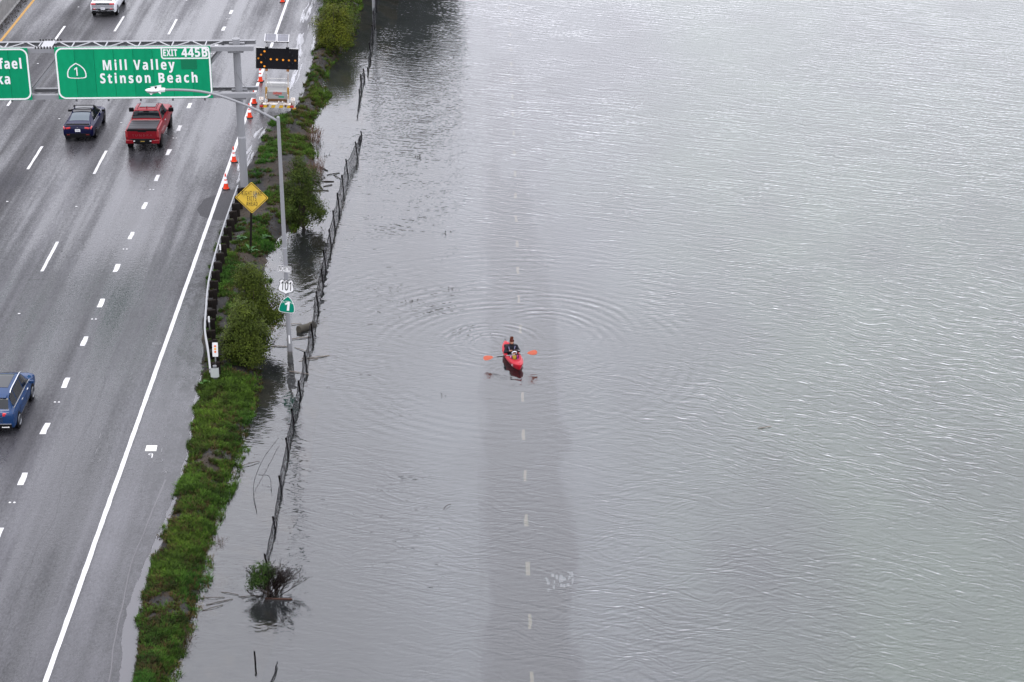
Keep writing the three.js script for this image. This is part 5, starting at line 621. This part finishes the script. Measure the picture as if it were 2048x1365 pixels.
{ // child between the paddler's knees
  const o = thing('person', 'child in a white striped hood and yellow vest in front of the paddler', 'person', kpt(0.0, -0.01, 0.27), KT - 0.02);
  const HB = [...hand(0, [-0.10, 0.22, 0.20], [0.6, 0.1, 0.3], 1), ...hand(0, [0.10, 0.22, 0.20], [-0.6, 0.1, 0.3], -1)];
  const body = p => { let d = ell(p, [0, 0.10, 0], [0.14, 0.11, 0.12]); d = smin(d, ell(p, [0, 0.25, 0.0], [0.135, 0.16, 0.11]), 0.06); d = smin(d, cap(p, [-0.10, 0.35, 0], [0.10, 0.35, 0], 0.055, 0.055), 0.05); for (const s of [-1, 1]) { d = smin(d, cap(p, [s * 0.14, 0.35, 0], [s * 0.19, 0.2, 0.06], 0.05, 0.042), 0.03); d = smin(d, cap(p, [s * 0.19, 0.2, 0.06], [s * 0.10, 0.22, 0.19], 0.042, 0.03), 0.02); d = smin(d, cap(p, [s * 0.07, 0.06, 0.02], [s * 0.09, 0.06, 0.35], 0.06, 0.045), 0.04); } let h = ell(p, [0, 0.49, 0.03], [0.072, 0.095, 0.085]); h = smin(h, cap(p, [0, 0.49, 0.11], [0, 0.475, 0.122], 0.008, 0.010), 0.015); for (const s of [-1, 1]) { h = Math.max(h, -ell(p, [s * 0.028, 0.505, 0.112], [0.012, 0.008, 0.01])); h = smin(h, ell(p, [s * 0.072, 0.49, 0.02], [0.01, 0.022, 0.015]), 0.01); } d = smin(d, h, 0.04); for (const b of HB) d = smin(d, cap(p, b[0], b[1], b[2] * 0.75, b[3] * 0.75), 0.01); return d; };
  const colr = p => { let hd = 1; for (const b of HB) hd = Math.min(hd, cap(p, b[0], b[1], b[2], b[3])); if (hd < 0.008) return [0.34, 0.17, 0.11]; if (p[1] > 0.405) { if (Math.abs(p[1] - 0.445) < 0.008 && Math.abs(p[0]) < 0.02 && p[2] > 0.08) return [0.25, 0.07, 0.06]; if (Math.abs(p[1] - 0.505) < 0.01 && Math.abs(Math.abs(p[0]) - 0.028) < 0.013 && p[2] > 0.09) return [0.03, 0.02, 0.02]; return [0.36, 0.18, 0.12]; } if (Math.abs(p[0]) > 0.125) return [0.30, 0.03, 0.16]; return p[1] < 0.20 || Math.abs(p[0]) > 0.085 ? [0.03, 0.028, 0.035] : [0.36, 0.22, 0.03]; };
  part(o, 'body', netMesh(body, [-0.3, -0.06, -0.16], [0.3, 0.64, 0.46], 0.0105, colr), skinM);
  part(o, 'hood', place(new THREE.SphereGeometry(0.115, 18, 12, 0, 6.283, 0, 1.7), 0, 0.505, 0.0, -0.5), mat([0.012, 0.012, 0.016], 0.9)); part(o, 'hood_trim', [place(new THREE.TorusGeometry(0.105, 0.022, 8, 20), 0, 0.525, 0.045, Math.PI / 2 - 1.0)], mat([0.62, 0.62, 0.66], 0.9)); part(o, 'sleeve_stripe', [tube([[-0.17, 0.36, 0.06], [-0.225, 0.27, 0.05], [-0.23, 0.19, 0.09]], 0.018, 8, 5)], white);
}
// ------------------------------------------------------------------ wire fence in the flood
const wireM = mat([0.014, 0.014, 0.016], 0.8, { specularIntensity: 0.1 }), postM = mat([0.008, 0.007, 0.007], 0.8, { specularIntensity: 0.1 });
function netting(A, B, ha, hb, sag, seed, lean = [0, 0]) {       // diamond mesh between two posts; each wire a thin flat strip
  const L = Math.hypot(B[0] - A[0], B[1] - A[1]), d = 0.075, pos = [], idx = [], r = mulberry(seed), w = 0.0115; const PT = (u, v) => { const t = u / L, h = lerp(ha, hb, t) - sag * Math.sin(Math.PI * t), k = v, s = 0.05 * vn(u * 2.0 + seed, v * 2.2); return V(lerp(A[0], B[0], t) + lerp(lean[0], lean[1], t) * k + s, WATER - 0.15 + (h + 0.15) * v, lerp(A[1], B[1], t) + 0.03 * vn(u * 3, v * 3 + seed)); };
  const H = Math.max(ha, hb) + 0.15, strip = (u0, v0, u1, v1) => { const n = 3; for (let i = 0; i < n; i++) { const a = PT(lerp(u0, u1, i / n), lerp(v0, v1, i / n)), b = PT(lerp(u0, u1, (i + 1) / n), lerp(v0, v1, (i + 1) / n)), k = pos.length / 3; pos.push(a.x, a.y - w, a.z, a.x, a.y + w, a.z, b.x, b.y - w, b.z, b.x, b.y + w, b.z); idx.push(k, k + 1, k + 2, k + 2, k + 1, k + 3); } };
  for (let u = -H; u < L + H; u += d) for (const s of [1, -1]) { let u0 = s > 0 ? u : u, u1 = u + s * H, a = clamp((0 - u0) / (u1 - u0)), b = clamp((L - u0) / (u1 - u0)); let t0 = 0, t1 = 1; if (s > 0) { t0 = clamp((0 - u0) / H); t1 = clamp((L - u0) / H); } else { t0 = clamp((u0 - L) / H); t1 = clamp(u0 / H); } if (t1 - t0 < 0.02) continue; strip(lerp(u0, u1, t0), t0, lerp(u0, u1, t1), t1); }
  const top = []; for (let i = 0; i <= 8; i++) top.push(PT(L * i / 8, 1)); const mid = []; for (let i = 0; i <= 8; i++) mid.push(PT(L * i / 8, 0.72));
  return [meshFrom(pos, idx), tube(top, 0.02, 16, 5), tube(mid, 0.010, 12, 4)];
}
function fence(label, pts, hs, seed, lean = 0) {
  const o = thing('wire_fence', label, 'fence');
  for (let i = 0; i < pts.length; i++) { const [x, z] = pts[i], h = hs[i]; if (h > 0.2) part(o, 'post', bar([x, WATER - 0.7, z], [x - 0.03 + 0.05 * vn(i * 3.3, seed) + lean, WATER + h + 0.12, z + 0.04 * vn(i * 2.1, seed)], 0.03, 0.03, 6, [0.07, 0.05]), postM); if (i) part(o, 'netting', netting(pts[i - 1], pts[i], hs[i - 1], h, 0.10 + 0.08 * vn(i * 1.7, seed + 2), seed + i, [lean, lean]), wireM); } return o;
}
fence('sagging dark wire fence running down the middle of the flooded channel', [[-9.1, -116.2], [-9.08, -112.4], [-9.40, -109.1], [-9.46, -106.3], [-9.49, -103.5], [-9.5, -100.8], [-9.5, -98.2], [-9.5, -95.4], [-9.45, -92.8], [-9.43, -89.9], [-9.36, -86.1], [-9.37, -83.0], [-9.37, -80.1], [-9.39, -77.4], [-9.34, -74.6], [-9.27, -71.3], [-9.17, -68.1], [-9.19, -65.5]], [0.25, 0.85, 0.9, 0.95, 0.9, 0.88, 0.8, 0.75, 0.75, 0.75, 0.7, 0.66, 0.6, 0.55, 0.55, 0.52, 0.45, 0.3], 300, -0.12);
fence('far end of the wire fence running up to the top edge', [[-10.15, -151], [-10.12, -146.7], [-9.98, -142], [-9.88, -138.3], [-9.75, -134], [-9.62, -129.7]], [0.9, 0.85, 0.85, 0.8, 0.75, 0.25], 330, -0.05);
fence('short collapsed piece of wire fence between the two longer runs', [[-9.75, -128.6], [-9.85, -126.5], [-9.75, -123.8], [-9.6, -119.8]], [0.5, 0.75, 0.55, 0.12], 350, -0.08);
fence('scrap of fence wire at the bottom edge of the picture', [[-8.38, -57.0], [-8.22, -58.6]], [0.15, 0.12], 370, 0.1);
solo('fence_post', bar([0, -0.6, 0], [-0.03, 0.5, 0], 0.035, 0.03, 8), postM, 'lone leaning black post standing in the water near the bottom edge', 'post', [-8.9, WATER, -58.7]);
solo('loose_wire', [tube([[-9.9, -0.1, -75.5], [-10.3, 0.05, -73.2], [-10.45, -0.1, -71.2], [-10.1, -0.28, -69.3]], 0.010, 24, 4), tube([[-10.35, -0.1, -72.2], [-9.9, 0.0, -71.9], [-9.7, -0.2, -71.0]], 0.009, 12, 4)], wireM, 'thin loose wire curling left of the sagging fence', 'wire');
// ------------------------------------------------------------------ driftwood and flotsam
{
  const wood = mat([0.055, 0.045, 0.038], 0.85), dark = mat([0.018, 0.014, 0.012], 0.7), grey = mat([0.16, 0.14, 0.12], 0.9);
  const lg = new THREE.CylinderGeometry(0.17, 0.22, 1.05, 14, 8), lp = lg.attributes.position; for (let i = 0; i < lp.count; i++) { const k = 1 + 0.28 * fbm(lp.getX(i) * 6 + 3, lp.getY(i) * 4 + lp.getZ(i) * 6, 3); lp.setX(i, lp.getX(i) * k); lp.setZ(i, lp.getZ(i) * k); } lg.computeVertexNormals(); lg.rotateZ(1.42); solo('driftwood_log', lg, mat([0.06, 0.055, 0.045], 0.85), 'thick rounded log floating between the lamp post and the fence', 'log', [-9.85, WATER + 0.05, -87.4], 0.9);
  const sticks = (label, group, list, m, r0) => { const r = mulberry(Math.round(list[0][0] * -100)); for (const [x, z, l, a] of list) { const b = tube([[-l / 2, 0, 0], [0, 0.015 + 0.02 * r(), 0.06 * (r() - 0.5) * l], [l / 2, 0.01, 0]], r0 * (0.6 + 0.7 * r()), 8, 5); solo('driftwood_stick', b, m, label, 'stick', [x, WATER + 0.012, z], a, group); } };
  sticks('dark stick floating between the dark shrub and the wire fence', 'sticks by the dark shrub', [[-10.35, -109.4, 0.8, 0.45], [-10.55, -108.1, 0.7, 0.05], [-10.75, -106.6, 0.75, -0.05], [-11.0, -110.3, 0.9, -0.9], [-11.0, -108.4, 1.0, 1.1], [-10.1, -108.9, 0.8, -1.0], [-10.9, -107.2, 0.9, -1.2], [-10.5, -107.4, 0.6, 0.6]], dark, 0.03);
  sticks('pale stick caught at the fence below the lamp post', 'sticks at the lamp post foot', [[-9.7, -82.4, 1.0, -0.35], [-9.1, -84.1, 1.3, 0.25], [-9.4, -83.8, 0.9, 0.35], [-10.1, -86.2, 1.2, 0.3], [-10.6, -87.8, 1.0, 0.2], [-10.9, -85.3, 0.8, -0.1], [-9.8, -84.9, 0.9, -0.6]], grey, 0.022);
  sticks('thin twig floating between the grass and the drowned shrub', 'twigs left of the drowned shrub', [[-11.0, -63.0, 0.9, 0.05], [-10.7, -62.7, 1.0, 0.4], [-10.9, -62.3, 0.8, 0.5], [-9.7, -63.1, 0.7, 0.1], [-10.4, -63.3, 0.7, -0.3]], wood, 0.012);
  solo('driftwood_board', [rbox(1.0, 0.04, 0.07, 0.01)], mat([0.05, 0.025, 0.018], 0.8), 'reddish thin board lying across the foot of the drowned shrub', 'board', [-8.55, WATER + 0.03, -62.9], -0.05);
  solo('driftwood_stick', [tube([[-0.32, 0, 0], [0, 0.02, 0.04], [0.32, 0.01, 0]], 0.011, 8, 5)], mat([0.12, 0.075, 0.05], 0.8), 'single brown stick drifting alone on the open water at right', 'stick', [10.9, WATER + 0.012, -76.9], 0.3);
  solo('driftwood_stick', [tube([[-0.22, 0, 0], [0, 0.06, 0.02], [0.2, 0.02, 0]], 0.012, 6, 5)], dark, 'short dark twig floating left of the path near the bottom', 'stick', [-2.57, WATER + 0.012, -69.9], 0.8);
  solo('driftwood_stick', [tube([[-0.5, 0, 0], [0, 0.06, 0.05], [0.45, 0.02, 0]], 0.014, 6, 5)], wood, 'thin twig at the grass edge left of the fence wire', 'stick', [-10.9, WATER + 0.012, -73.5], 0.5);
  const tip = (x, z, seed, label, n = 5) => { const r = mulberry(seed), gs = []; for (let i = 0; i < n; i++) { const b = V((r() - 0.5) * 0.45, -0.1, (r() - 0.5) * 0.2), e = b.clone().add(V((r() - 0.5) * 0.30, 0.13 + r() * 0.12, (r() - 0.5) * 0.15)); gs.push(bar(b, e, 0.014, 0.007, 5)); if (r() < 0.6) gs.push(place(new THREE.SphereGeometry(0.03, 6, 5).scale(1.3, 0.7, 1), e.x, e.y, e.z)); } solo('weed_tip', gs, dark, label, 'weed', [x, WATER, z]); };
  tip(-5.5, -112.4, 1, 'dark weed tips poking out far beyond the kayak, right of the fence top'); tip(-5.0, -90.7, 2, 'scatter of dark weed tips left of the ripple rings'); tip(-3.1, -92.2, 3, 'pair of dark weed tips behind and left of the kayak', 3); tip(-3.4, -100.1, 4, 'single small dark weed tip on the far left of the path', 2); tip(-3.15, -80.0, 5, 'tiny dark weed tip left of and nearer than the kayak', 2); tip(-10.9, -112.7, 6, 'dark clump floating just behind the dark shrub', 4);
}
renderer.render(scene, camera);
